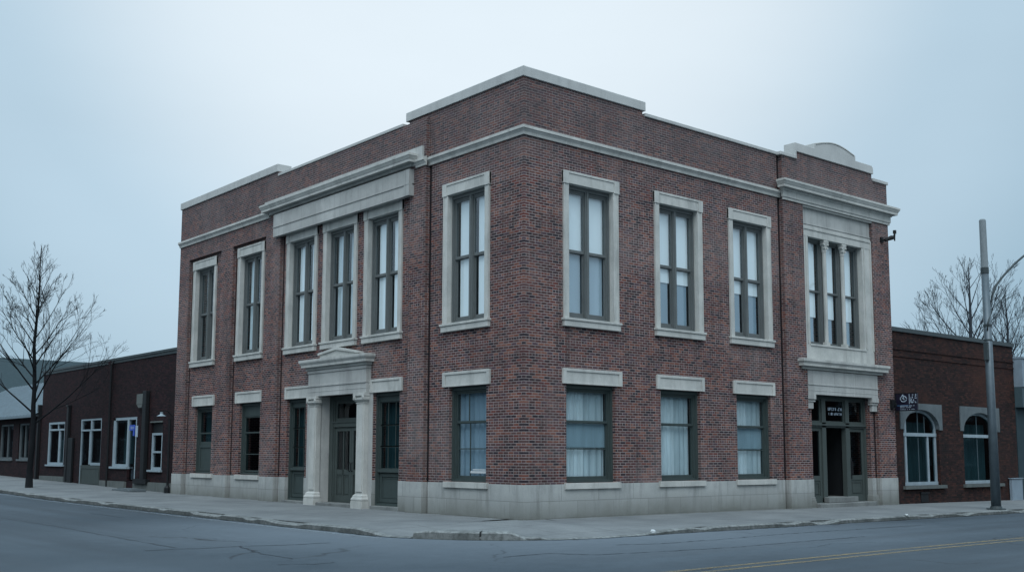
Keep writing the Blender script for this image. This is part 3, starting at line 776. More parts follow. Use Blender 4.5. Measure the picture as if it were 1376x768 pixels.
def leaf(face, a, b, z0, z1, d, name, parent, glass_from, mat='door', glass='glass_dark', double=False):
    s = MB(); s.ring(face, a, b, z0, z1, 0.11, d - 0.03, d + 0.03, 0.2, 0.12)
    s.box(face, a + .11, b - .11, d - 0.03, d + 0.02, glass_from - 0.16, glass_from)
    if double:
        m = (a + b) / 2
        s.box(face, m - .025, m + .025, d - 0.03, d + 0.02, z0 + .2, z1 - .12)
        for (p, q) in ((a + .13, m - .045), (m + .045, b - .13)):
            s.box(face, p, q, d - 0.025, d + 0.0, z0 + .2, glass_from - .16)
            s.ring(face, p + .03, q - .03, z0 + .25, glass_from - .2, 0.02, d, d + 0.015)
    else:
        s.box(face, a + .11, b - .11, d - 0.025, d - 0.0, z0 + .2, glass_from - .16)
        s.ring(face, a + .17, b - .17, z0 + .27, glass_from - .22, 0.025, d - .01, d + 0.02)
    o = s.build(name, M[mat], parent)
    p = MB(); p.quad(W(face, a + .1, d, glass_from - .01), W(face, b - .1, d, glass_from - .01), W(face, b - .1, d, z1 - .11), W(face, a + .1, d, z1 - .11))
    p.build('pane', M[glass], o, recalc=False)
    return o
leaf('R', A + .09, 13.15, 0.26, 2.70, DP, 'side_panel', bld, 1.12)
rl = leaf('R', 14.73, B - .09, 0.26, 2.70, DP, 'door', bld, 1.12)
h = MB(); h.tube([(14.82, -DP - 0.03, 1.12), (14.82, -DP - 0.10, 1.15), (14.82, -DP - 0.10, 1.55), (14.82, -DP - 0.03, 1.58)], 0.022, 8); h.box('R', 14.78, 14.86, DP + .03, DP + .05, 1.0, 1.7)
h.build('handle', M['black'], rl)
# the middle leaf stands open, swung into the dark hall
o = MB(); o.box('W', 13.38, 13.43, 0.38, 1.40, 0.44, 2.68)
o.build('open_door', M['door'], bld, label='door leaf swung open into the dark hall')
for (a, b) in ((A + .09, 13.15), (13.37, 14.51), (14.73, B - .09)):
    s = MB(); s.ring('R', a, b, 2.86, zt - .10, 0.055, DP - .03, DP + .03)
    t = s.build('transom', M['door'], bld)
    p = MB(); p.quad(W('R', a + .05, DP, 2.90), W('R', b - .05, DP, 2.90), W('R', b - .05, DP, zt - .15), W('R', a + .05, DP, zt - .15)); p.build('pane', M['glass_dark'], t, recalc=False)
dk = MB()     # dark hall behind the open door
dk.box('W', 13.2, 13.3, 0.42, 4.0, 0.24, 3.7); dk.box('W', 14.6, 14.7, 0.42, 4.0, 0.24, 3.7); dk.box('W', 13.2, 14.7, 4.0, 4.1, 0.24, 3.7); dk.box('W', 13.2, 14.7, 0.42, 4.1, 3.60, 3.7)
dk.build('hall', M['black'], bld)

def pseudo_text(face, u0, u1, z0, z1, d, n, mb, seed=1, th=None, gap=None):
    """rows of letter-like strokes too small to read in the photograph"""
    r = random.Random(seed); w = (u1 - u0) / n; h = z1 - z0; t = min(w, h) * 0.16 if th is None else th
    for i in range(n):
        if gap and i in gap: continue
        a, b = u0 + w * i + w * 0.12, u0 + w * (i + 1) - w * 0.12
        if r.random() < 0.8: mb.box(face, a, a + t, d, d + 0.004, z0, z1)
        if r.random() < 0.6: mb.box(face, b - t, b, d, d + 0.004, z0, z1 if r.random() < .6 else z0 + h * .5)
        if r.random() < 0.6: mb.box(face, a + t, b - t, d, d + 0.004, z1 - t, z1)
        if r.random() < 0.6: mb.box(face, a + t, b - t, d, d + 0.004, z0 + h * .45, z0 + h * .45 + t)
        if r.random() < 0.5: mb.box(face, a + t, b - t, d, d + 0.004, z0, z0 + t)
tx = MB()
pseudo_text('R', 13.60, 14.42, 3.27, 3.37, DP + 0.01, 8, tx, 3, 0.022); pseudo_text('R', 13.64, 14.40, 3.12, 3.20, DP + 0.01, 10, tx, 5, 0.016, (3,)); 
tx.build('door_lettering', M['signwhite'], bld, label='two pale lines of lettering on the transom glass')

# ---- left entrance
ent = MB()
EA, EB = 7.07, 10.53
ent.box('L', EA, EB, -0.30, 0.17, 3.62, 4.50)
ent.box('L', EA - .012, EB + .012, 0.0, 0.195, 3.93, 3.985); ent.box('L', EA - .006, EB + .006, 0.0, 0.178, 3.76, 3.785)
ent.box('L', EA - .02, EB + .02, 0, 0.20, 4.36, 4.44)
ent.box('L', 6.92, 7.24, -0.30, 0.03, 0.15, 3.95); ent.box('L', 7.24, L_DOOR[0] + .014, -0.36, 0.012, 0.15, 3.62)
ent.box('L', L_DOOR[1] - .014, 10.42, -0.36, 0.012, 0.15, 3.62); ent.box('L', 10.42, 10.80, -0.30, 0.03, 0.15, 3.6)
door_l = ent.build('entrance_surround', M['stone_block'], bld, bevel=0.006, label='limestone temple front with pilasters, cornice and low pediment')
s = MB(); s.molding('L', 7.06, 10.60, [(0.0, 4.47), (0.21, 4.47), (0.21, 4.55), (0.33, 4.56), (0.33, 4.63), (0.35, 4.66), (0.38, 4.70), (0.39, 4.73), (0.39, 4.80), (0.0, 4.84)], 'ret', 'ret', dref=0.17)
s.build('shelf_cornice', M['stone'], door_l)
s = MB(); s.poly('L', [(9.85, 4.84), (9.85, 4.93), (8.82, 5.05), (7.62, 4.87), (7.62, 4.84)], 0.0, 0.16)
s.poly('L', [(9.92, 4.92), (9.92, 4.99), (8.82, 5.13), (7.50, 4.90), (7.50, 4.85)] + [(8.82, 5.04)], 0.0, 0.21)
s.build('pediment', M['stone'], door_l)
for uc in (7.37, 10.20):
    s = MB()
    s.box('L', uc - .22, uc + .22, 0.0, 0.165, 0.56, 3.36)
    s.box('L', uc - .165, uc + .165, 0.16, 0.19, 0.66, 3.28)
    s.box('L', uc - .31, uc + .31, -0.05, 0.27, 0.10, 0.38)
    s.molding('L', uc - .22, uc + .22, [(0.0, 0.38), (0.25, 0.38), (0.262, 0.43), (0.25, 0.47), (0.225, 0.50), (0.22, 0.53), (0.21, 0.56), (0.17, 0.59), (0.0, 0.59)], 'ret', 'ret', dref=0.17)
    s.box('L', uc - .235, uc + .235, 0.0, 0.185, 3.30, 3.335)
    s.molding('L', uc - .22, uc + .22, [(0.0, 3.36), (0.19, 3.36), (0.25, 3.42), (0.25, 3.46), (0.0, 3.47)], 'ret', 'ret', dref=0.17)
    s.box('L', uc - .31, uc + .31, 0.0, 0.25, 3.53, 3.615); s.box('L', uc - .27, uc + .27, 0, 0.2, 3.46, 3.53)
    for sg in (-1, 1):          # volutes
        s.tube([(0.0, uc + sg * .24, 3.485), (-0.255, uc + sg * .24, 3.485)], 0.062, 12)
        s.tube([(-0.255, uc + sg * .24, 3.485), (-0.266, uc + sg * .24, 3.485)], 0.03, 8)
    s.build('column', M['stone'], door_l, bevel=0.006)
s = MB(); s.box('L', L_DOOR[0], L_DOOR[1], -0.9, 0.18, 0.0, 0.27); s.box('L', 5.45, 6.95, -0.4, 0.06, 0, 0.265); s.box('L', 10.80, 12.35, -0.4, 0.06, 0, 0.265)
s.build('step', M['step'], door_l, bevel=0.015)
A, B, zt, DP = L_DOOR[0], L_DOOR[1], 3.62, -0.44
s = MB()
s.ring('L', A, B, 0.27, zt, 0.22, -0.54, -0.34, 0.01, 0.10)
s.ring('L', A + .22, B - .22, 0.28, zt - .10, 0.06, -0.54, -0.38, 0.005, 0.04)
s.box('L', A + .2, B - .2, -0.54, -0.36, 2.64, 2.78); s.box('L', A + .2, B - .2, -0.54, -0.33, 2.78, 2.82)
fr = s.build('door_frame', M['door'], bld)
mid = (A + B) / 2
for (a, b) in ((A + .28, mid - .006), (mid + .006, B - .28)):
    dl = leaf('L', a, b, 0.29, 2.63, DP, 'door', bld, 1.30, double=True)
    h = MB(); hu = b - .07 if b < mid else a + .07; h.tube([(0.41, hu, 1.25), (0.35, hu, 1.27), (0.35, hu, 1.50), (0.41, hu, 1.52)], 0.016, 8)
    h.build('handle', M['black'], dl)
s = MB(); s.ring('L', A + .28, B - .28, 2.82, zt - .14, 0.10, DP - .03, DP + .03)
t = s.build('transom', M['door'], bld)
p = MB(); p.quad(W('L', A + .35, DP, 2.88), W('L', B - .35, DP, 2.88), W('L', B - .35, DP, zt - .2), W('L', A + .35, DP, zt - .2)); p.build('pane', M['glass_dark'], t, recalc=False)

# ================================================================== HANGING SIGN, CAMERA
sg = thing('projecting_sign', 'small navy projecting shop sign with white emblem beside the right entrance', 'sign', (17.15, -0.2, 3.7))
s = MB(); X = 17.14
def sbox(mb, y0, y1, z0, z1, x0, x1): mb.box('W', x0, x1, y0, y1, z0, z1)
s = MB(); sbox(s, -0.98, -0.17, 3.35, 3.93, X, X + 0.08); s.build('panel', M['navy'], sg, bevel=0.005)
s = MB(); sbox(s, -1.0, -0.15, 3.93, 3.95, X - .01, X + .09); sbox(s, -1.0, -0.15, 3.33, 3.35, X - .01, X + .09); sbox(s, -0.17, -0.15, 3.35, 3.93, X - .01, X + .09)
sbox(s, -0.17, 0.0, 3.88, 3.92, X + .02, X + .06); sbox(s, -0.17, 0.0, 3.38, 3.42, X + .02, X + .06)
s.build('frame', M['black'], sg)
s = MB()
cy, cz = -0.47, 3.745                      # diamond emblem of pale strokes
rr = 0.115
for k, (a0, a1) in enumerate(((0.0, 1.6), (1.9, 3.5), (3.8, 6.0))):
    pp = [(X - 0.006, cy - math.cos(a0 + (a1 - a0) * i / 8) * rr, cz + math.sin(a0 + (a1 - a0) * i / 8) * rr * 0.85) for i in range(9)]
    s.tube(pp, 0.016, 6)
s.tube([(X - .006, cy + .02, cz + .15), (X - .006, cy + .11, cz + .03)], 0.016, 6); s.tube([(X - .006, cy + .02, cz + .15), (X - .006, cy - .01, cz + .02)], 0.014, 6)
s.tube([(X - .006, cy - .04, cz - .03), (X - .006, cy + .04, cz + .03)], 0.014, 6)
s.build('emblem', M['signwhite'], sg)
s = MB(); sbox(s, -0.70, -0.68, 3.57, 3.91, X - .006, X + .0)
r = random.Random(4)
for i in range(26):
    y = -0.72 - r.random() * 0.22; z = 3.57 + r.random() * 0.31; w = 0.015 + r.random() * 0.03; hh = 0.012 + r.random() * 0.03
    sbox(s, y - w, y, z, z + hh, X - .004 - i * 0.0002, X)
for j, zz in enumerate((3.49, 3.44, 3.37)):
    for i in range(13):
        y = -0.34 - i * 0.042
        if r.random() < 0.85: sbox(s, y - 0.024, y, zz, zz + (0.03 if r.random() < .6 else 0.02), X - .005, X)
s.build('lettering', M['signwhite'], sg)
s = MB(); sbox(s, -0.66, -0.22, 3.505, 3.53, X - .003, X); s.build('ink_band', M['signblue'], sg)
s = MB(); s.box('R', 16.80, 16.98, PJ, PJ + .12, 3.42, 3.72); s.box('R', 16.86, 16.92, PJ + .12, PJ + .2, 3.5, 3.6)
tag(s.build('junction_box', M['black'], None, bevel=0.01), 'small black box fixed to the brick pier left of the navy sign', 'electrical box')

cm = thing('security_camera', 'black wall camera on a bracket high on the right corner below the cornice', 'camera', (16.9, -0.2, 9.35))
s = MB(); s.box('R', 16.55, 16.70, PJ, PJ + .06, 9.28, 9.46); s.tube([(16.62, -0.18, 9.36), (16.72, -0.38, 9.38), (16.95, -0.44, 9.42)], 0.03, 8); s.build('bracket', M['black'], cm)
s = MB(); s.tube([(16.62, -0.30, 9.34), (16.84, -0.42, 9.44), (16.92, -0.46, 9.46)], [0.05, 0.085, 0.06], 10); s.build('camera_body', M['black'], cm)
s = MB(); s.tube([(16.98, -0.46, 9.34), (17.0, -0.46, 9.62)], 0.025, 8); s.tube([(17.0, -0.46, 9.60), (17.0, -0.46, 9.72)], 0.06, 10); s.tube([(16.92, -0.48, 9.50), (17.05, -0.42, 9.56)], 0.04, 8); s.build('sensor', M['black'], cm)

# ================================================================== LEFT NEIGHBOUR (one storey)
lb = thing('low_brick_building', 'long one storey dark maroon brick shop building with white framed windows', 'building', (7, 30, 0.2))
LBH = 5.95
holes = [(34.55, 37.0, 1.24, 3.36), (29.55, 32.28, 0.30, 3.41), (25.37, 28.08, 0.62, 3.37), (22.6, 23.8, 1.10, 3.08)]
def DB(u, z):
    for a, b, z0, z1 in holes:
        if a < u < b and z0 < z < z1: return None
    if 28.55 < u < 28.85: return 0.06
    return -0.02
m = heightfield('L', [21.15, 28.55, 28.85, 38.2] + [x for h_ in holes for x in h_[:2]], [-.2, LBH] + [x for h_ in holes for x in h_[2:]], DB, reveal=-.3)
m.quad((0.02, 38.2, -.2), (14, 38.2, -.2), (14, 38.2, LBH), (0.02, 38.2, LBH)); m.quad((14, 21.2, -.2), (14, 38.2, -.2), (14, 38.2, LBH), (14, 21.2, LBH))
m.build('wall', M['brick_dark'], lb)
m = MB(); m.box('L', 21.16, 38.28, -0.35, 0.05, LBH, LBH + 0.10); m.box('L', 21.16, 38.25, -0.30, 0.01, LBH - .12, LBH); m.build('coping', M['darkmetal'], lb)
m = MB(); m.box('W', 0.3, 13.9, 21.2, 38.1, LBH - .5, LBH - .4); m.build('roof', M['roof'], lb)
m = MB(); m.box('W', 0.45, 13.5, 21.5, 37.9, 0.1, 0.2); m.box('W', 2.6, 2.7, 21.5, 37.9, 0.1, 5.3); m.build('interior_floor', M['interior'], lb)
for q in ((21.16, 25.3, .62), (26.3, 29.3, .60), (33.2, 37.8, .68)):
    m = MB(); m.box('L', q[0], q[1], -0.1, 0.09, -0.1, q[2]); m.build('footing', M['conc_dim'], lb)
m = MB(); m.box('W', 3.0, 6.5, 26.0, 32.4, LBH - .5, 6.62); m.build('rooftop_box', M['tealroof'], lb)
# window of the far end
def lbwin(parts, holes_, label=None, mat='white', extra=None, name='window'):
    s = MB()
    for p in parts: s.box('L', *p)
    o = s.build(name, M[mat], lb, label=label)
    p = MB()
    for (a, b, z0, z1) in holes_: p.quad(W('L', a, -.09, z0), W('L', b, -.09, z0), W('L', b, -.09, z1), W('L', a, -.09, z1))
    p.build('pane', M['glass_dark'], o, recalc=False)
    return o
w = lbwin([(36.86, 37.0, -.12, -.03, 1.24, 3.36), (34.55, 34.66, -.12, -.04, 1.24, 3.36), (34.66, 36.86, -.12, -.03, 3.25, 3.36), (34.66, 36.86, -.12, -.03, 2.93, 3.02),
           (35.6, 35.68, -.12, -.05, 3.02, 3.25), (35.28, 35.5, -.12, -.05, 1.36, 2.93), (34.66, 36.86, -.12, -.03, 1.24, 1.36), (34.4, 37.1, -.1, .06, 1.17, 1.25)], [(34.66, 36.86, 1.36, 2.93), (34.66, 36.86, 3.02, 3.25)], 'white framed window with a two light transom')
c_ = curtain('L', 35.5, 36.6, 1.3, 2.9, -.5, .03, .2).build('curtain', M['curtain_dim'], w)
w = lbwin([(29.55, 32.28, -.12, -.03, 3.33, 3.41), (29.55, 32.28, -.12, -.03, 2.84, 2.92), (29.55, 29.66, -.12, -.03, 2.92, 3.33), (32.16, 32.28, -.12, -.03, 2.92, 3.33), (30.8, 30.98, -.12, -.03, 2.92, 3.33),
           (30.90, 31.12, -.12, -.04, 1.30, 2.84), (32.20, 32.28, -.12, -.04, .32, 2.84), (29.55, 30.9, -.12, -.04, 1.26, 1.38), (29.55, 29.62, -.12, -.04, 1.38, 2.84)],
          [(29.66, 30.8, 2.92, 3.33), (30.98, 32.16, 2.92, 3.33), (29.62, 30.9, 1.38, 2.84), (31.12, 32.2, 1.3, 2.84)], 'shop door with white transom above an olive kick panel', name='shop_door')
s = MB(); s.box('L', 29.55, 32.2, -.22, -.05, .30, 1.26); s.ring('L', 29.7, 32.05, .4, 1.16, .06, -.06, -.03); s.build('kick_panel', M['door'], w)
w = lbwin([(27.86, 28.08, -.12, -.03, 1.22, 3.37), (25.37, 28.08, -.12, -.03, 3.25, 3.37), (26.28, 26.46, -.12, -.03, 1.22, 3.25), (26.46, 27.86, -.12, -.03, 1.22, 1.34), (26.2, 28.2, -.1, .07, 1.14, 1.23),
           (25.37, 25.50, -.12, -.03, .64, 3.25)], [(26.46, 27.86, 1.34, 3.25), (25.5, 26.28, .7, 3.25)], 'white framed shop window beside a narrow dark door')
curtain('L', 26.6, 27.8, 1.35, 3.2, -.45, .03, .25).build('curtain', M['curtain_dim'], w)
s = MB(); s.box('L', 26.22, 28.08, -.25, .0, .62, 1.14); s.build('stall_riser', M['brick_dark'], w)
w = lbwin([(23.58, 23.70, -.12, -.03, 1.12, 2.64), (22.6, 22.70, -.12, -.03, 1.12, 2.64), (22.7, 23.58, -.12, -.03, 2.55, 2.64), (22.7, 23.58, -.12, -.03, 1.82, 1.90), (22.7, 23.58, -.12, -.03, 1.12, 1.24), (22.5, 23.9, -.1, .07, 1.05, 1.13)],
          [(22.7, 23.58, 1.24, 1.82), (22.7, 23.58, 1.9, 2.55)], 'small white double hung window')
s = MB(); s.box('L', 22.62, 23.78, -.25, -.1, 2.64, 3.06); s.build('blocked_light', M['black'], w); s = MB(); s.box('L', 22.6, 23.85, -.1, .02, 3.07, 3.13); s.build('lintel', M['conc_dim'], w)
# blue window sign
bsn = thing('blue_window_sign', 'small bright blue and white sign in the left neighbour shop window', 'sign', (0, 25.5, 2.5))
s = MB(); s.box('L', 25.42, 26.0, .02, .05, 2.78, 3.02); s.box('L', 25.46, 25.62, .02, .045, 2.55, 2.78); s.build('panel', M['blue'], bsn)
s = MB(); s.box('L', 25.14, 25.36, .01, .04, 2.5, 2.98); s.build('side_panel', M['signwhite'], bsn)
s = MB(); pseudo_text('L', 25.50, 25.92, 2.85, 2.95, .051, 4, s, 9); s.build('lettering', M['signwhite'], bsn)
# vertical services
dc = thing('vent_duct', 'tall black wall duct with a grey hood on the dark brick shop front', 'duct', (-.2, 24.5, .4))
s = MB(); s.box('L', 24.02, 24.40, .0, .17, .70, 4.42); s.build('duct', M['black'], dc, bevel=.02)
s = MB(); s.box('L', 24.39, 25.05, .0, .17, 3.86, 4.30); s.poly('L', [(24.4, 3.86), (25.04, 3.86), (24.85, 3.72), (24.5, 3.72)], .02, .16); s.build('hood', M['conc_dim'], dc, bevel=.01)
s = MB(); s.box('L', 23.7, 25.1, .0, .18, .55, .74); s.build('base_tray', M['black'], dc)
dp = MB(); dp.box('L', 33.72, 33.98, .0, .12, .2, 4.05); dp.box('L', 33.05, 33.70, .0, .10, .3, 2.55); dp.box('L', 33.7, 34.02, .0, .16, 4.05, 4.14)
tag(dp.build('wall_pipe', M['black'], None, bevel=.01), 'square black pipe on the dark brick wall between the far window and the shop door', 'pipe')
dp = MB(); dp.tube([(-.10, 28.32, .3), (-.10, 28.32, 5.8)], .045, 8); dp.tube([(-.10, 28.32, 5.78), (0.0, 28.32, 5.92)], .055, 8)
tag(dp.build('downspout', M['black'], None), 'thin black downspout at the middle joint of the dark brick shop building', 'downspout')
wl = thing('wall_lamp', 'white shaded wall lamp over the near end of the dark brick shop', 'lamp', (-.3, 21.9, 3.3))
s = MB(); s.tube([(-.42, 21.72, 3.40), (-.42, 21.72, 3.35), (-.42, 21.72, 3.28)], [.04, .07, .19], 14, caps=False); s.tube([(-.42, 21.72, 3.44), (-.42, 21.72, 3.39)], .06, 10); s.build('lamp_shade', M['white'], wl)
s = MB(); s.tube([(0, 21.72, 3.3), (-.2, 21.72, 3.5), (-.42, 21.72, 3.46)], .02, 6); s.build('arm', M['black'], wl)
s = MB(); s.tube([(-.16, 21.50, .22), (-.16, 21.50, 3.15)], .05, 8); s.tube([(-.16, 21.5, .20), (-.16, 21.5, .45), (-.16, 21.5, .55)], [.13, .12, .05], 10)
tag(s.build('downpipe', M['black'], None), 'black downpipe where the dark brick shop meets the main building', 'downpipe')
s = MB(); s.box('W', -1.15, -.45, 22.9, 24.8, .26, .35); s.box('W', -1.0, -.6, 23.1, 24.6, .35, .38)
tag(s.build('splash_slab', M['stone_dim'], None, bevel=.02), 'pale concrete slab lying on the pavement under the black duct', 'slab')

# ================================================================== FAR LEFT BUILDINGS
fb = thing('metal_roofed_building', 'low dark building with a pale sloping metal roof behind the street tree', 'building', (5, 46, .3))
hl = [(40.1, 41.9, 1.5, 3.4), (42.9, 45.4, 1.5, 3.4), (47.0, 49.0, 1.5, 3.4), (51.5, 53.5, 1.5, 3.4)]
m = heightfield('L', [38.25, 60] + [x for h_ in hl for x in h_[:2]], [-.2, 3.75] + [x for h_ in hl for x in h_[2:]], lambda u, z: (None if any(a < u < b and z0 < z < z1 for a, b, z0, z1 in hl) else 0.0), reveal=-.2)
m.poly('W', [(0.0, -.2)] * 0 + [(0.0, -.2), (9.0, -.2), (9.0, 3.7), (4.6, 6.3), (0.0, 3.7)], 38.25, 38.4) if False else None
m.build('wall', M['brick_dark'], fb)
m = MB(); m.quad((-.4, 38.3, 3.78), (-.4, 60, 3.78), (4.6, 60, 6.35), (4.6, 38.3, 6.35)); m.quad((9.6, 38.3, 3.78), (9.6, 60, 3.78), (4.6, 60, 6.35), (4.6, 38.3, 6.35))
m.box('L', 38.3, 60, .30, .45, 3.66, 3.79)
i = 38.8
while i < 60: m.tube([(-.4, i, 3.80), (4.6, i, 6.37)], .025, 4); i += .6
m.build('roof', M['metalroof'], fb)
m = MB(); m.box('W', 2.0, 2.1, 38.4, 60, 0, 3.6); m.quad((0, 38.32, 0), (9, 38.32, 0), (9, 38.32, 3.7), (0, 38.32, 3.7)); m.quad((-.35, 38.32, 3.7), (9.4, 38.32, 3.7), (4.6, 38.32, 6.3), (4.6, 38.32, 6.3)); m.build('inner_wall', M['interior'], fb, recalc=False)
for (a, b, z0, z1) in hl:
    s = MB(); s.ring('L', a, b, z0, z1, .09, -.18, -.06, .09, .09); s.box('L', a + .5 * (b - a) - .04, a + .5 * (b - a) + .04, -.18, -.08, z0, z1); s.box('L', a - .1, b + .1, -.1, .06, z0 - .1, z0)
    o = s.build('window', M['stone_dim'], fb)
    p = MB(); p.quad(W('L', a, -.14, z0), W('L', b, -.14, z0), W('L', b, -.14, z1), W('L', a, -.14, z1)); p.build('pane', M['glass_dark'], o, recalc=False)
    curtain('L', a + .1, a + (b - a) * .55, z0 + .1, z1 - .1, -.4, .03, .3).build('curtain', M['curtain_dim'], o)
m = MB(); m.box('L', 38.3, 38.5, -.3, .12, -.1, 4.3); m.build('pier', M['black'], fb)
rb = thing('slate_roofed_hall', 'big hall with long dark slate roof rising behind the low left buildings', 'building', (20, 74, .3))
m = MB(); m.box('W', -2, 60, 66, 90, 0, 5.2); m.build('wall', M['tealwall'], rb)
m = MB(); m.quad((-2.5, 65.5, 5.0), (60.5, 65.5, 5.0), (60.5, 78, 9.9), (-2.5, 78, 9.9)); m.quad((-2.5, 90.5, 5.0), (60.5, 90.5, 5.0), (60.5, 78, 9.9), (-2.5, 78, 9.9)); m.quad((-2.5, 65.5, 5.0), (-2.5, 78, 9.9), (-2.5, 90.5, 5.0)); m.quad((60.5, 65.5, 5.0), (60.5, 78, 9.9), (60.5, 90.5, 5.0))
m.build('roof', M['tealroof'], rb, recalc=False)

# ================================================================== RIGHT NEIGHBOUR
nb = thing('arched_window_building', 'one storey dark rust brick building with two white framed arched windows', 'building', (22, 5, 0))
NA, NB_, NH = 17.12, 26.42, 6.32
AW = [(17.85, 20.30), (22.10, 24.75)]
def arch_pts(a, b, zs, zr, n=14):
    c = (a + b) / 2; hw = (b - a) / 2
    return [(c - hw * math.cos(PI * i / n), zs + (zr - zs) * math.sin(PI * i / n)) for i in range(n + 1)]
us = [NA, NB_] + [x for q in AW for x in q]
def DN(u, z):
    for a, b in AW:
        if a < u < b and 0.72 < z < 3.45: return None
    return 0.0
m = heightfield('R', us, [-.3, .72, 3.45, NH - .12], DN, reveal=-.25)
m.quad((NB_, 0, -.4), (NB_, 10, -.4), (NB_, 10, NH - .12), (NB_, 0, NH - .12)); m.quad((NA, 10, -.4), (NB_, 10, -.4), (NB_, 10, NH - .12), (NA, 10, NH - .12))
m.box('R', NA + .01, NB_, 0.0, .03, 5.55, 5.62); m.box('R', NA + .01, NB_, 0.0, .03, 5.30, 5.35)
m.build('wall', M['brick_right'], nb)
m = MB(); m.box('R', NA + .03, NB_ + .06, -.35, .06, NH - .12, NH + .03); m.build('coping', M['darkmetal'], nb)
m = MB(); m.box('W', NA + .1, NB_ - .1, .3, 9.9, NH - .6, NH - .5); m.build('roof', M['roof'], nb)
m = MB(); m.box('W', NA + .2, NB_ - .2, 2.5, 2.6, 0, 5); m.box('W', NA + .2, NB_ - .2, .4, 2.6, -.1, .05); m.build('interior_floor', M['interior'], nb)
for a, b in AW:
    oa, ob = a - .22, b + .22
    s = MB(); ap = arch_pts(a, b, 2.75, 3.44)
    # spandrel stone: between the arch and its square head
    top = 3.66; n = len(ap)
    pl = [(oa, 2.72), (a, 2.72)] + ap[1:-1] + [(b, 2.72), (ob, 2.72), (ob, top), (oa, top)]
    i0 = len(s.v)
    for d in (.04, -.25):
        for k in range(n):
            u, z = ap[k]; s.v.append(W('R', u, d, z)); s.v.append(W('R', u, d, top))
    for k in range(n - 1):
        q = i0 + 2 * k; s.f.append((q, q + 2, q + 3, q + 1)); q2 = q + 2 * n
        s.f.append((q, q2, q2 + 2, q + 2)); s.f.append((q + 1, q + 3, q2 + 3, q2 + 1))
    s.box('R', oa, a, -.1, .04, 2.72, top); s.box('R', b, ob, -.1, .04, 2.72, top)
    arch = s.build('arch_stone', M['stone_dim'], nb)
    s = MB(); D0, D1 = -.20, -.12
    s.box('R', a, a + .12, D0, D1, .72, 2.75); s.box('R', b - .12, b, D0, D1, .72, 2.75)
    s.box('R', a, b, D0, D1 + .02, 2.48, 2.60); s.box('R', a, b, D0, D1 + .02, .72, .84)
    fu = a + (b - a) * (.76 if a < 20 else .985)
    if a < 20: s.box('R', fu - .05, fu + .05, D0, D1, .84, 2.48); s.box('R', a + .28, a + .40, D0, D1, .84, 3.1)
    inn = arch_pts(a + .09, b - .09, 2.75, 3.35)
    for k in range(n - 1):
        p = [ap[k], ap[k + 1], inn[k + 1], inn[k]]; s.poly('R', p, D0, D1 - .01)
    win = s.build('window', M['white'], nb)
    s = MB(); mu = (a + b) / 2
    s.box('R', mu - .018, mu + .018, -.17, -.14, .84, 3.36)
    if a < 20: s.box('R', mu + .45, mu + .48, -.17, -.14, 2.6, 3.2)
    s.build('glazing_bar', M['fascia_dim'], win)
    p = MB(); pp = [(a, .72)] + ap + [(b, .72)]; i0 = len(p.v); p.v = [W('R', u, -.155, z) for u, z in pp]; p.f = [tuple(range(len(pp)))]; p.build('pane', M['glass_dark'], win, recalc=False)
    curtain('R', a + .2, b - .2, .8, 3.0, -.45, .03, .3).build('curtain', M['curtain_dim'], win)
    s = MB(); s.box('R', a - .15, b + .25, -.2, .12, .60, .715); s.build('sill', M['conc_dim'], win)
m = MB(); m.box('R', 18.85, 19.35, .0, .02, .12, .42); m.box('R', 18.8, 19.4, .0, .05, .42, .48); m.build('vent', M['black'], nb)

sh_ = thing('teal_shopfront_building', 'dark teal shop building with a pale blue fascia at far right', 'building', (30, 4, 0))
m = MB(); m.box('W', 26.47, 40, 0.0, 6.0, -.4, 3.75); m.build('wall', M['tealwall'], sh_)
m = MB(); m.box('W', 26.47, 40, -.35, 6.0, 4.58, 5.72); m.box('W', 26.45, 40.05, -.40, 6.05, 5.72, 5.80); m.build('fascia', M['fascia'], sh_)
m = MB(); m.box('W', 26.47, 40, -.30, 6.0, 3.75, 4.58); m.build('soffit_band', M['fascia_dim'], sh_)
m = MB(); m.box('R', 27.4, 31.5, .0, .05, .5, 3.2); wn_ = m.build('window', M['fascia_dim'], sh_); m = MB(); m.box('R', 27.55, 31.35, .05, .055, .65, 3.05); m.build('pane', M['glass_dark'], wn_)
m = MB(); m.box('R', 32.2, 33.3, .0, .05, .0, 3.0); m.box('R', 32.35, 33.15, .05, .07, 1.1, 2.8); m.build('door', M['door'], sh_)
m = MB(); m.box('R', 25.52, 26.40, .04, .16, -.10, .88); m.box('R', 25.48, 26.44, .02, .20, .88, .91)
tag(m.build('utility_cabinet', M['fascia'], None, bevel=.01), 'low pale cabinet at the foot of the rust brick wall right of the pole', 'cabinet')

# ================================================================== POLE WITH LAMP
px, py = 17.22, -3.56
lp = thing('street_lamp', 'tall grey utility pole with a curved street lamp arm on the right pavement', 'street lamp', (px, py, 0.07))
s = MB(); s.tube([(px, py, 0.05), (px, py, 3.0), (px, py, 7.85)], [.155, .135, .118], 18); s.build('pole', M['galv'], lp, smooth=True)
for z0_, z1_, r_ in ((7.80, 8.0, .128), (6.02, 6.10, .136), (5.55, 5.60, .138)):
    s = MB(); s.tube([(px, py, z0_), (px, py, z1_)], r_, 18); s.build('collar', M['darkmetal'], lp)
s = MB(); s.tube([(px, py, 8.0), (px, py, 9.60), (px, py, 9.64)], [.115, .108, .08], 18); s.build('pole_extension', M['galv_up'], lp)
s = MB(); s.tube([(px, py, 0.03), (px, py, 0.085)], .30, 20); s.tube([(px, py, 0.085), (px, py, 0.16)], [.20, .17], 16); s.build('base_plate', M['darkmetal'], lp)
s = MB(); AX = Vector((1, -.25, 0)).normalized()
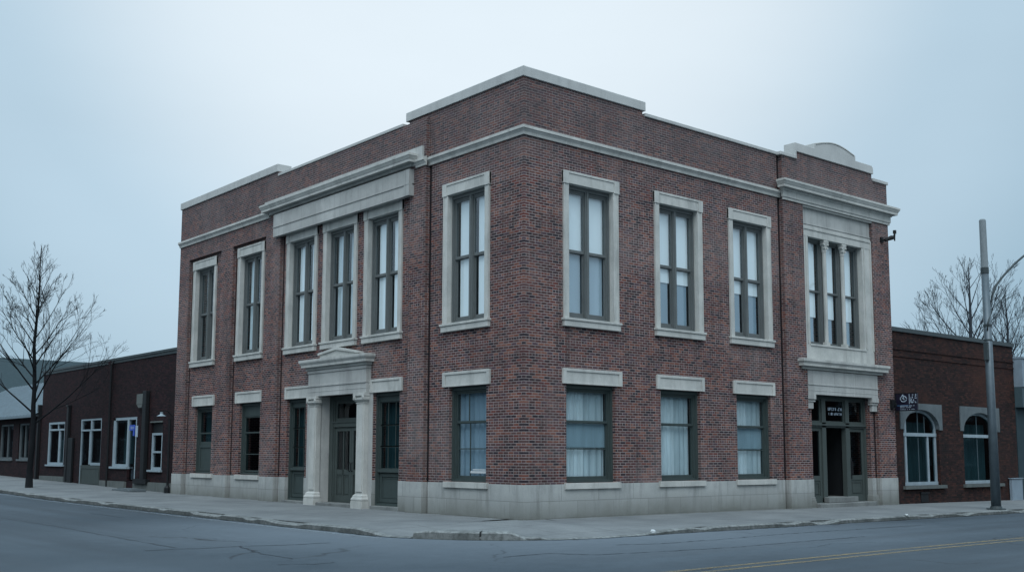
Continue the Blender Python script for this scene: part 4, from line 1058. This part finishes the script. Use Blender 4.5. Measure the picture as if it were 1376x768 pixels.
ap = [(0.0, 6.05), (.06, 6.5), (.22, 7.05), (.42, 7.42), (.85, 7.80), (1.45, 8.25), (1.95, 8.56), (2.15, 8.62), (2.35, 8.64)]
s.tube([(px + .1 + AX.x * a * .93, py + AX.y * a, z) for a, z in ap], .038, 8)
s.tube([(px - .12, py - .05, 5.9), (px - .16, py - .1, 6.1), (px + .12, py - .1, 6.6)], .03, 6); s.build('lamp_arm', M['darkmetal'], lp, smooth=True)
s = MB(); b0 = Vector((px + .1 + AX.x * 2.2, py + AX.y * 2.3, 8.63))
s.tube([tuple(b0), tuple(b0 + AX * .1), tuple(b0 + AX * .55), tuple(b0 + AX * .75)], [.05, .10, .12, .04], 10); s.build('lamp_head', M['darkmetal'], lp, smooth=True)
s = MB(); s.box('W', px - .22, px - .11, py - .07, py + .07, 4.9, 5.5); s.build('meter_box', M['darkmetal'], lp, bevel=.01)

# ================================================================== TREES
def make_tree(name, label, base, height, r0, seed, mat, spread=0.75, first=0.28, nlimb=16, group=None, fine=3, lean=0.0, upk=0.25, detail=1.0, elo=.45, rmin=.006):
    rnd = random.Random(seed)
    root = thing(name, label, 'tree', base, group)
    tr = MB(); br = MB()
    B = Vector(base)
    n = 12; pts = []; rad = []
    ox = oy = 0
    for i in range(n + 1):
        f = i / n
        pts.append(B + Vector((ox, oy, height * f - 0.05))); rad.append(r0 * (1 - f) ** 0.85 + 0.008)
        ox += rnd.uniform(-1, 1) * height * .006; oy += rnd.uniform(-1, 1) * height * .006 + lean
    rad[0] = r0 * 1.35
    tr.tube([tuple(p) for p in pts], rad, 9)
    def branch(p, d, length, r, level):
        k = max(2, 5 - level); P = [p.copy()]; R_ = [r]
        dd = d.normalized(); q = p.copy()
        for i in range(k):
            dd = (dd + Vector((rnd.uniform(-1, 1), rnd.uniform(-1, 1), rnd.uniform(-.7, .9))) * .05 + Vector((0, 0, upk * .22))).normalized()
            q = q + dd * length / k; P.append(q.copy()); R_.append(max(rmin, r * (1 - (i + 1) / k * .85)))
        br.tube([tuple(a) for a in P], R_, 5 if level < 2 else 3, caps=False)
        if level >= fine: return
        m = {0: 8, 1: 4, 2: 3}.get(level, 2)
        m = max(2, int(m * detail))
        for j in range(m):
            t = rnd.uniform(.22, .97); idx = min(k - 1, int(t * k)); f = t * k - idx
            s0 = P[idx].lerp(P[idx + 1], f); dr = (P[idx + 1] - P[idx]).normalized()
            ax = Vector((rnd.uniform(-1, 1), rnd.uniform(-1, 1), rnd.uniform(-1, 1))).normalized()
            nd = (Matrix.Rotation(rnd.uniform(.4, .75), 3, dr.cross(ax).normalized()) @ dr); nd.z += .15
            branch(s0, nd, length * rnd.uniform(.38, .62) * (1.1 - .5 * t), max(rmin, R_[idx] * .55), level + 1)
    for i in range(nlimb):
        f = first + (0.96 - first) * (i / (nlimb - 1)) ** 0.8
        idx = min(n - 1, int(f * n)); s0 = pts[idx].lerp(pts[idx + 1], f * n - idx)
        an = i * 2.4 + rnd.uniform(-.4, .4)
        L_ = height * spread * (1.0 - f) ** .9 * rnd.uniform(.75, 1.12) * .74 + height * .02
        el = rnd.uniform(elo, elo + .3) + f * .5
        branch(s0, Vector((math.cos(an) * math.cos(el), math.sin(an) * math.cos(el), math.sin(el))), L_, rad[idx] * .42, 0 if f < .72 else 1)
    tr.build('trunk', mat, root, smooth=True, recalc=False)
    br.build('branches', mat, root, smooth=True, recalc=False)
    return root
make_tree('street_tree', 'bare dark street tree on the left pavement by the kerb', (-3.21, 28.9, .33), 10.6, .125, 11, M['bark'], spread=.74, first=.26, nlimb=32, upk=.2, elo=.42, detail=1.0, rmin=.0045, fine=3)
G_ = 'bare trees behind the right neighbour'
make_tree('bare_tree', 'tallest bare tree, rising behind the rust brick building left of the pole', (40.1, 8.8, -.2), 12.8, .22, 21, M['bark_far'], .95, .25, 22, G_, fine=3, upk=.35)
make_tree('bare_tree', 'bare tree behind the pale blue fascia, right of the pole', (41.8, 7.4, -.2), 11.2, .20, 35, M['bark_far'], .9, .22, 18, G_, fine=3, upk=.4)
make_tree('bare_tree', 'smallest bare tree, above the roof edge nearest the main building', (38.6, 10.6, -.2), 9.2, .14, 44, M['bark_far'], .85, .3, 14, G_, fine=3, upk=.4, detail=.8)
make_tree('bare_tree', 'bushy bare tree low at the right edge of the picture', (52.0, 6.0, -.2), 9.5, .20, 52, M['bark_far'], 1.0, .12, 20, G_, fine=3, upk=.3)

# ================================================================== GROUND
g = MB()
N = 48
xs = [-90, -50, -30, -20, -12, -6, -2, 0, 1, 3, 6, 10, 14, 18, 22, 26, 32, 38, 45, 60, 90, 150]
ys = [-90, -50, -30, -20, -12, -6, -2, 0, 2, 4, 8, 12, 16, 21, 25, 30, 35, 40, 45, 60, 90, 150]
def grid(mb, xs, ys, fz):
    i0 = len(mb.v)
    for x in xs:
        for y in ys: mb.v.append((x, y, fz(x, y)))
    m = len(ys)
    for i in range(len(xs) - 1):
        for j in range(m - 1): mb.f.append((i0 + i * m + j, i0 + (i + 1) * m + j, i0 + (i + 1) * m + j + 1, i0 + i * m + j + 1))
grid(g, xs, ys, gz)
structure('road', g, M['asphalt'], recalc=False)
g = MB(); g.quad((-1500, -1500, -.6), (1500, -1500, -.6), (1500, 1500, -.6), (-1500, 1500, -.6)); structure('ground', g, M['tealroof'], recalc=False)

# pavement follows the kerb line round the corner
KX, KY, RC = -4.50, -3.86, 3.6
path = []                       # (kerb point, inner point, arc length)
y = 95.0
ystops = [95, 70, 55, 45, 40, 35, 30, 27, 24, 21, 18, 15, 12.5, 10, 8, 6.5, 5, 4, 3, 2.2, 1.6, 1.1, .7, .3]
cxx, cyy = KX + RC, KY + RC
for y in ystops: path.append(((KX, y), (0.5, y)))
na = 26
for i in range(na + 1):
    a = PI + (PI / 2) * i / na
    kx, ky = cxx + RC * math.cos(a), cyy + RC * math.sin(a)
    if ky > 0.3: continue
    path.append(((kx, ky), (0.5 + .02 * i, 0.5 + max(0, .3 - .02 * i))))
x = cxx + .25
while x < 17: path.append(((x, KY), (max(x, .9), 0.5))); x += .35
for x in (19, 22, 26, 30, 36, 45, 60, 95): path.append(((x, KY), (x, 0.5)))
def khgt(x, y, i=None):
    """kerb top height above the road along the kerb line"""
    def sm(a, b, t): t = max(0, min(1, (t - a) / (b - a))); return t * t * (3 - 2 * t)
    if y > 0.3: return .125 - .0 * y
    if x < -3.9 and y > -1.35: return .015 + .11 * sm(-.9, .3, y)
    if x < -2.45 or y > -2.9: return .06
    return .018 + .085 * sm(-.5, 1.6, x)
wk = MB(); T = [0, .12, .3, .5, .65, .78, .88, .95, 1.0]
rows = []
for (k, inn) in path:
    row = []
    for t in T:
        X_, Y_ = inn[0] + (k[0] - inn[0]) * t, inn[1] + (k[1] - inn[1]) * t
        flat = .15
        e = khgt(*k); tt = max(0, (t - .45) / .55); tt = tt * tt * (3 - 2 * tt)
        row.append((X_, Y_, gz(X_, Y_) + flat + (e - flat) * tt))
    rows.append(row)
for r0, r1 in zip(rows, rows[1:]):
    for j in range(len(T) - 1): wk.quad(r0[j], r1[j], r1[j + 1], r0[j + 1])
structure('sidewalk', wk, M['walk'], recalc=False)
# kerb: a worn concrete strip outside the pavement edge
rnd = random.Random(3)
kb = MB(); prev = None; dense = []
for (p0, _), (p1, _) in zip(path, path[1:]):
    L_ = math.dist(p0, p1); nseg = max(1, int(L_ / .28)) if L_ < 8 else max(1, int(L_ / 1.0))
    for q in range(nseg): dense.append((p0[0] + (p1[0] - p0[0]) * q / nseg, p0[1] + (p1[1] - p0[1]) * q / nseg))
dense.append(path[-1][0])
for i, (x, y) in enumerate(dense):
    a = dense[max(0, i - 1)]; b = dense[min(len(dense) - 1, i + 1)]
    t = Vector((b[0] - a[0], b[1] - a[1])).normalized(); nrm = Vector((t.y, -t.x))
    if nrm.dot(Vector((x - 2, y - 2))) < 0: nrm = -nrm
    hgt = khgt(x, y)
    on_block = (x > -4.2 and y < -1.35 and x < -2.75 and y > -3.5)
    w0 = .17 + rnd.uniform(-.015, .015); br_ = 0.0
    worn = noise.noise(Vector((x * .8, y * .8, 0)))
    if x > 1 and worn > .12: br_ = min(hgt * .6, worn * .16)
    if y > 2 and worn > .25: br_ = min(hgt * .3, worn * .08)
    z = gz(x, y); top = z + hgt + .008 - br_
    if i and on_block: pass
    cur = [(x - nrm.x * .03, y - nrm.y * .03, z + hgt + .006), (x, y, top), (x + nrm.x * (w0 - .05), y + nrm.y * (w0 - .05), top - .004 - br_ * .3), (x + nrm.x * w0, y + nrm.y * w0, top - .03 - br_ * .4), (x + nrm.x * (w0 + .01), y + nrm.y * (w0 + .01), z - .05)]
    if prev:
        for j in range(4): kb.quad(prev[j], cur[j], cur[j + 1], prev[j + 1])
    prev = cur
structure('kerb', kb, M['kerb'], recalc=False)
# two raised kerb stones on the corner, split by a dark joint
def kerb_stone(a0, a1, taper_end, nm='kerb_stone'):
    mb = MB(); n = 12; prev = None
    for i in range(n + 1):
        a = a0 + (a1 - a0) * i / n
        hh = .175
        if taper_end == 1: f = i / n; hh = .175 - .155 * max(0, (f - .55) / .45) ** 1.3
        if taper_end == -1: f = i / n; hh = .175 - .04 * max(0, (.12 - f) / .12)
        hh += rnd.uniform(-.006, .006)
        ca, sa = math.cos(a), math.sin(a)
        f_ = lambda r, z: (cxx + ca * r, cyy + sa * r, z)
        ri, ro = RC - .26, RC + .20 + rnd.uniform(-.012, .012)
        cur = [f_(ri, 0.0), f_(ri, hh - .01), f_(ri + .03, hh), f_(ro - .05, hh - .005), f_(ro - .012, hh - .035), f_(ro + .01, -.02)]
        if prev:
            for j in range(5): mb.quad(prev[j], cur[j], cur[j + 1], prev[j + 1])
        if i in (0, n):
            j = len(mb.v); mb.v += cur; mb.f.append(tuple(range(j, j + 6)))
        prev = cur
    return structure(nm, mb, M['kerb'], recalc=True)
aA = math.atan2(-1.42 - cyy, -4.0 - cxx) % (2 * PI); aB = math.atan2(-3.30 - cyy, -2.75 - cxx) % (2 * PI)
am = aA + (aB - aA) * .60
kerb_stone(aA, am - .006, -1); kerb_stone(am + .006, aB, 1)

# dark mottled strip along the foot of the kerb
gm = marking_mat('dark gutter strip', (0.022, 0.027, 0.028), 1.0)
gt = MB(); prev = None
for i, (x, y) in enumerate(dense):
    a = dense[max(0, i - 1)]; b = dense[min(len(dense) - 1, i + 1)]
    t = Vector((b[0] - a[0], b[1] - a[1])).normalized(); nrm = Vector((t.y, -t.x))
    if nrm.dot(Vector((x - 2, y - 2))) < 0: nrm = -nrm
    w_ = .26 + .12 * noise.noise(Vector((x * 1.3, y * 1.3, 5)))
    cur = [(x + nrm.x * .1, y + nrm.y * .1, gz(x, y) + .004), (x + nrm.x * w_, y + nrm.y * w_, gz(x, y) + .004)]
    if prev: gt.quad(prev[0], cur[0], cur[1], prev[1])
    prev = cur
structure('gutter_strip', gt, gm, recalc=False)

# markings
def strip(pts, w, z, name, mat):
    mb = MB()
    for (x0, y0), (x1, y1) in zip(pts, pts[1:]):
        t = Vector((x1 - x0, y1 - y0)).normalized() * (w / 2); n = Vector((-t.y, t.x))
        mb.quad((x0 + n.x, y0 + n.y, gz(x0, y0) + z), (x1 + n.x, y1 + n.y, gz(x1, y1) + z), (x1 - n.x, y1 - n.y, gz(x1, y1) + z), (x0 - n.x, y0 - n.y, gz(x0, y0) + z))
    return structure(name, mb, mat, recalc=False)
strip([(-6.0, -9.58), (1, -9.55), (18, -9.50), (45, -9.45), (90, -9.45)], .11, .006, 'road_marking', M['yellow'])
strip([(-6.0, -9.92), (1, -9.89), (18, -9.84), (45, -9.79), (90, -9.79)], .11, .006, 'road_marking', M['yellow'])
strip([(-5.0, -1.2), (-5.0, 4), (-5.02, 21), (-5.0, 45)], .13, .006, 'road_marking', M['whiteline'])

def crack(pts, seed):
    r_ = random.Random(seed); P = []
    for (x0, y0), (x1, y1) in zip(pts, pts[1:]):
        n = max(2, int(math.dist((x0, y0), (x1, y1)) / .12))
        for i in range(n): P.append((x0 + (x1 - x0) * i / n + r_.uniform(-.035, .035), y0 + (y1 - y0) * i / n + r_.uniform(-.035, .035)))
    mb = MB(); prev = None
    for i, (x, y) in enumerate(P[:-1]):
        t = Vector((P[i + 1][0] - x, P[i + 1][1] - y)).normalized(); n = Vector((-t.y, t.x)) * r_.uniform(.006, .028)
        cur = ((x + n.x, y + n.y, gz(x, y) + .004), (x - n.x, y - n.y, gz(x, y) + .004))
        if prev: mb.quad(prev[0], cur[0], cur[1], prev[1])
        prev = cur
    return structure('road_crack', mb, M['tar'], recalc=False)
M['tar'] = paint_mat('tar filled crack', (0.030, 0.038, 0.046), 0.6, 0.3)
for k_, pts_ in enumerate(([(-10.06, -1.0), (-9.35, -1.04), (-8.83, -1.23), (-8.25, -1.14), (-8.7, -3.08), (-8.69, -4.28)], [(-9.37, -4.89), (-8.88, -5.12), (-8.22, -5.08)],
        [(-8.25, -1.14), (-7.37, -1.49), (-6.17, -1.47)], [(-6.53, 11.83), (-6.47, 9.33)], [(-9.3, 14.0), (-9.1, 7.0), (-9.35, -1.0)], [(-2.31, -5.5), (-1.32, -5.81), (.31, -5.82), (3.5, -5.6), (9.0, -5.75)], [(-5.73, -6.11), (-4.61, -6.05), (-4.13, -6.82), (-1.0, -7.3), (4, -7.2)])):
    crack(pts_, k_)

# litter
def crumple(x, y, z, r, seed, label):
    bm = bmesh.new(); bmesh.ops.create_icosphere(bm, subdivisions=2, radius=r); rr = random.Random(seed)
    for v in bm.verts: v.co *= rr.uniform(.7, 1.15); v.co.z *= .6
    me = bpy.data.meshes.new('litter'); bm.to_mesh(me); bm.free(); me.materials.append(M['litter'])
    o = bpy.data.objects.new('litter', me); COL.objects.link(o); o.location = (x, y, z); tag(o, label, 'litter')
crumple(.25, -4.12, .09, .07, 1, 'crumpled white paper on the kerb in front of the second lower window')
crumple(11.0, -4.0, .09, .06, 2, 'small scrap of white paper on the kerb near the pole')

# ================================================================== ACROSS THE STREETS (unseen, added for window reflections)
def opposite(name, label, x0, x1, y0, y1, h, face, bays, mat):
    """an added, unseen plain two storey block whose street front looks at the corner building"""
    t = thing(name, label, 'building', ((x0 + x1) / 2, (y0 + y1) / 2, 0), None)
    m = MB(); m.box('W', x0, x1, y0, y1, -.3, h); m.build('wall', M[mat], t)
    c = MB(); c.box('W', x0 - .12, x1 + .12, y0 - .12, y1 + .12, h, h + .25); c.build('coping', M['stone_dim'], t)
    for fl in (1.0, 4.9):
        for i in range(bays):
            if face == 'E':
                yy = y0 + (y1 - y0) * (i + .5) / bays; wm, pm = MB(), MB(); wm.box('W', x1, x1 + .08, yy - .8, yy + .8, fl, fl + 2.3); pm.box('W', x1 + .08, x1 + .09, yy - .68, yy + .68, fl + .12, fl + 2.18)
            else:
                xx = x0 + (x1 - x0) * (i + .5) / bays; wm, pm = MB(), MB(); wm.box('W', xx - .8, xx + .8, y1, y1 + .08, fl, fl + 2.3); pm.box('W', xx - .68, xx + .68, y1 + .08, y1 + .09, fl + .12, fl + 2.18)
            pm.build('pane', M['black'], wm.build('window', M['white'], t))
opposite('unseen_brick_block', 'unseen two storey dark brick block added across the left street for reflections', -36, -22.5, -8, 150, 8.5, 'E', 26, 'brick_dark')
opposite('unseen_brick_row', 'unseen two storey rust brick row added across the right street for reflections', -8, 150, -42, -26.5, 8.0, 'N', 26, 'brick_right')

# ================================================================== CAMERA
CP = (-18.111273508577963, -21.01622213787066, 1.75)
yaw, pitch, roll = 0.7005835224560746, 0.11680489414664998, 0.002394287639891564
F, CY = 1475.012, 438.487
cy_, sy_ = math.cos(yaw), math.sin(yaw)
f = Vector((sy_ * math.cos(pitch), cy_ * math.cos(pitch), math.sin(pitch))); r = Vector((cy_, -sy_, 0)); u = r.cross(f)
r2 = r * math.cos(roll) + u * math.sin(roll); u2 = u * math.cos(roll) - r * math.sin(roll)
cd = bpy.data.cameras.new('Camera'); cam = bpy.data.objects.new('Camera', cd); COL.objects.link(cam)
mt = Matrix((r2, u2, -f)).transposed().to_4x4(); mt.translation = CP; cam.matrix_world = mt
cd.sensor_width = 36; cd.lens = 36 * F / 1376; cd.shift_y = (CY - 384) / 1376; cd.clip_end = 4000; cd.clip_start = .1
scene.camera = cam

# ================================================================== LIGHT
SUN_AZ, SUN_EL = math.radians(225), math.radians(52)        # compass-like: direction the light comes from
w = bpy.data.worlds.new('World'); scene.world = w; w.use_nodes = True
nt_ = w.node_tree; nt_.nodes.clear()
out = nt_.nodes.new('ShaderNodeOutputWorld'); bg = nt_.nodes.new('ShaderNodeBackground')
sky = nt_.nodes.new('ShaderNodeTexSky'); sky.sky_type = 'NISHITA'; sky.sun_disc = False; sky.sun_elevation = SUN_EL; sky.sun_rotation = SUN_AZ; sky.air_density = 1.0; sky.dust_density = 4.0; sky.ozone_density = 2.0
bg.inputs[1].default_value = 0.105
# overcast deck: brighter high up over the main building, bluer to the sides
tc = nt_.nodes.new('ShaderNodeTexCoord')
dot = nt_.nodes.new('ShaderNodeVectorMath'); dot.operation = 'DOT_PRODUCT'; nt_.links.new(tc.outputs['Generated'], dot.inputs[0])
gd = Vector((math.sin(.67) * math.cos(.50), math.cos(.67) * math.cos(.50), math.sin(.50))); dot.inputs[1].default_value = gd
rp = nt_.nodes.new('ShaderNodeValToRGB'); nt_.links.new(dot.outputs['Value'], rp.inputs[0])
cr = rp.color_ramp; cr.interpolation = 'EASE'
SKYP = [(0.0, (7.4, 9.2, 10.6)), (0.55, (6.0, 8.0, 9.6)), (0.80, (2.9, 4.55, 5.75)), (0.91, (4.9, 6.5, 7.7)), (0.985, (7.9, 8.9, 9.6))]
while len(cr.elements) < len(SKYP): cr.elements.new(.5)
for e, (p, c) in zip(cr.elements, SKYP): e.position = p; e.color = (*c, 1)
mp = nt_.nodes.new('ShaderNodeMapping'); nt_.links.new(tc.outputs['Generated'], mp.inputs[0]); mp.inputs['Scale'].default_value = (1.5, 1.5, 4)
nz = nt_.nodes.new('ShaderNodeTexNoise'); nz.inputs['Scale'].default_value = 1.2; nz.inputs['Detail'].default_value = 5; nt_.links.new(mp.outputs[0], nz.inputs['Vector'])
mr = nt_.nodes.new('ShaderNodeMapRange'); nt_.links.new(nz.outputs['Fac'], mr.inputs[0]); mr.inputs[3].default_value = .87; mr.inputs[4].default_value = 1.10
mul = nt_.nodes.new('ShaderNodeMix'); mul.data_type = 'RGBA'; mul.blend_type = 'MULTIPLY'; mul.inputs[0].default_value = 1.0
sz = nt_.nodes.new('ShaderNodeSeparateXYZ'); nt_.links.new(tc.outputs['Generated'], sz.inputs[0])
ze = nt_.nodes.new('ShaderNodeMapRange'); nt_.links.new(sz.outputs[2], ze.inputs[0]); ze.inputs[1].default_value = .48; ze.inputs[2].default_value = .95; ze.inputs[3].default_value = 1.0; ze.inputs[4].default_value = 2.1; ze.interpolation_type = 'SMOOTHSTEP'
zm_ = nt_.nodes.new('ShaderNodeMath'); zm_.operation = 'MULTIPLY'; nt_.links.new(mr.outputs[0], zm_.inputs[0]); nt_.links.new(ze.outputs[0], zm_.inputs[1])
nt_.links.new(rp.outputs[0], mul.inputs[6]); nt_.links.new(zm_.outputs[0], mul.inputs[7])
mx = nt_.nodes.new('ShaderNodeMix'); mx.data_type = 'RGBA'; mx.inputs[0].default_value = 0.93
nt_.links.new(sky.outputs[0], mx.inputs[6]); nt_.links.new(mul.outputs[2], mx.inputs[7])
nt_.links.new(mx.outputs[2], bg.inputs[0]); nt_.links.new(bg.outputs[0], out.inputs[0])
sd = bpy.data.lights.new('Sun', 'SUN'); so = bpy.data.objects.new('Sun', sd); COL.objects.link(so)
sd.energy = 1.45; sd.angle = math.radians(40); sd.color = (.97, .985, 1.0)
dv = Vector((math.sin(SUN_AZ) * math.cos(SUN_EL), math.cos(SUN_AZ) * math.cos(SUN_EL), math.sin(SUN_EL)))   # towards the light
so.rotation_euler = dv.to_track_quat('Z', 'Y').to_euler()
scene.view_settings.view_transform = 'Standard'; scene.view_settings.look = 'None'; scene.view_settings.exposure = 0; scene.view_settings.gamma = 1
scene.cycles.use_denoising = True
scene.cycles.max_bounces = 6; scene.cycles.transparent_max_bounces = 12
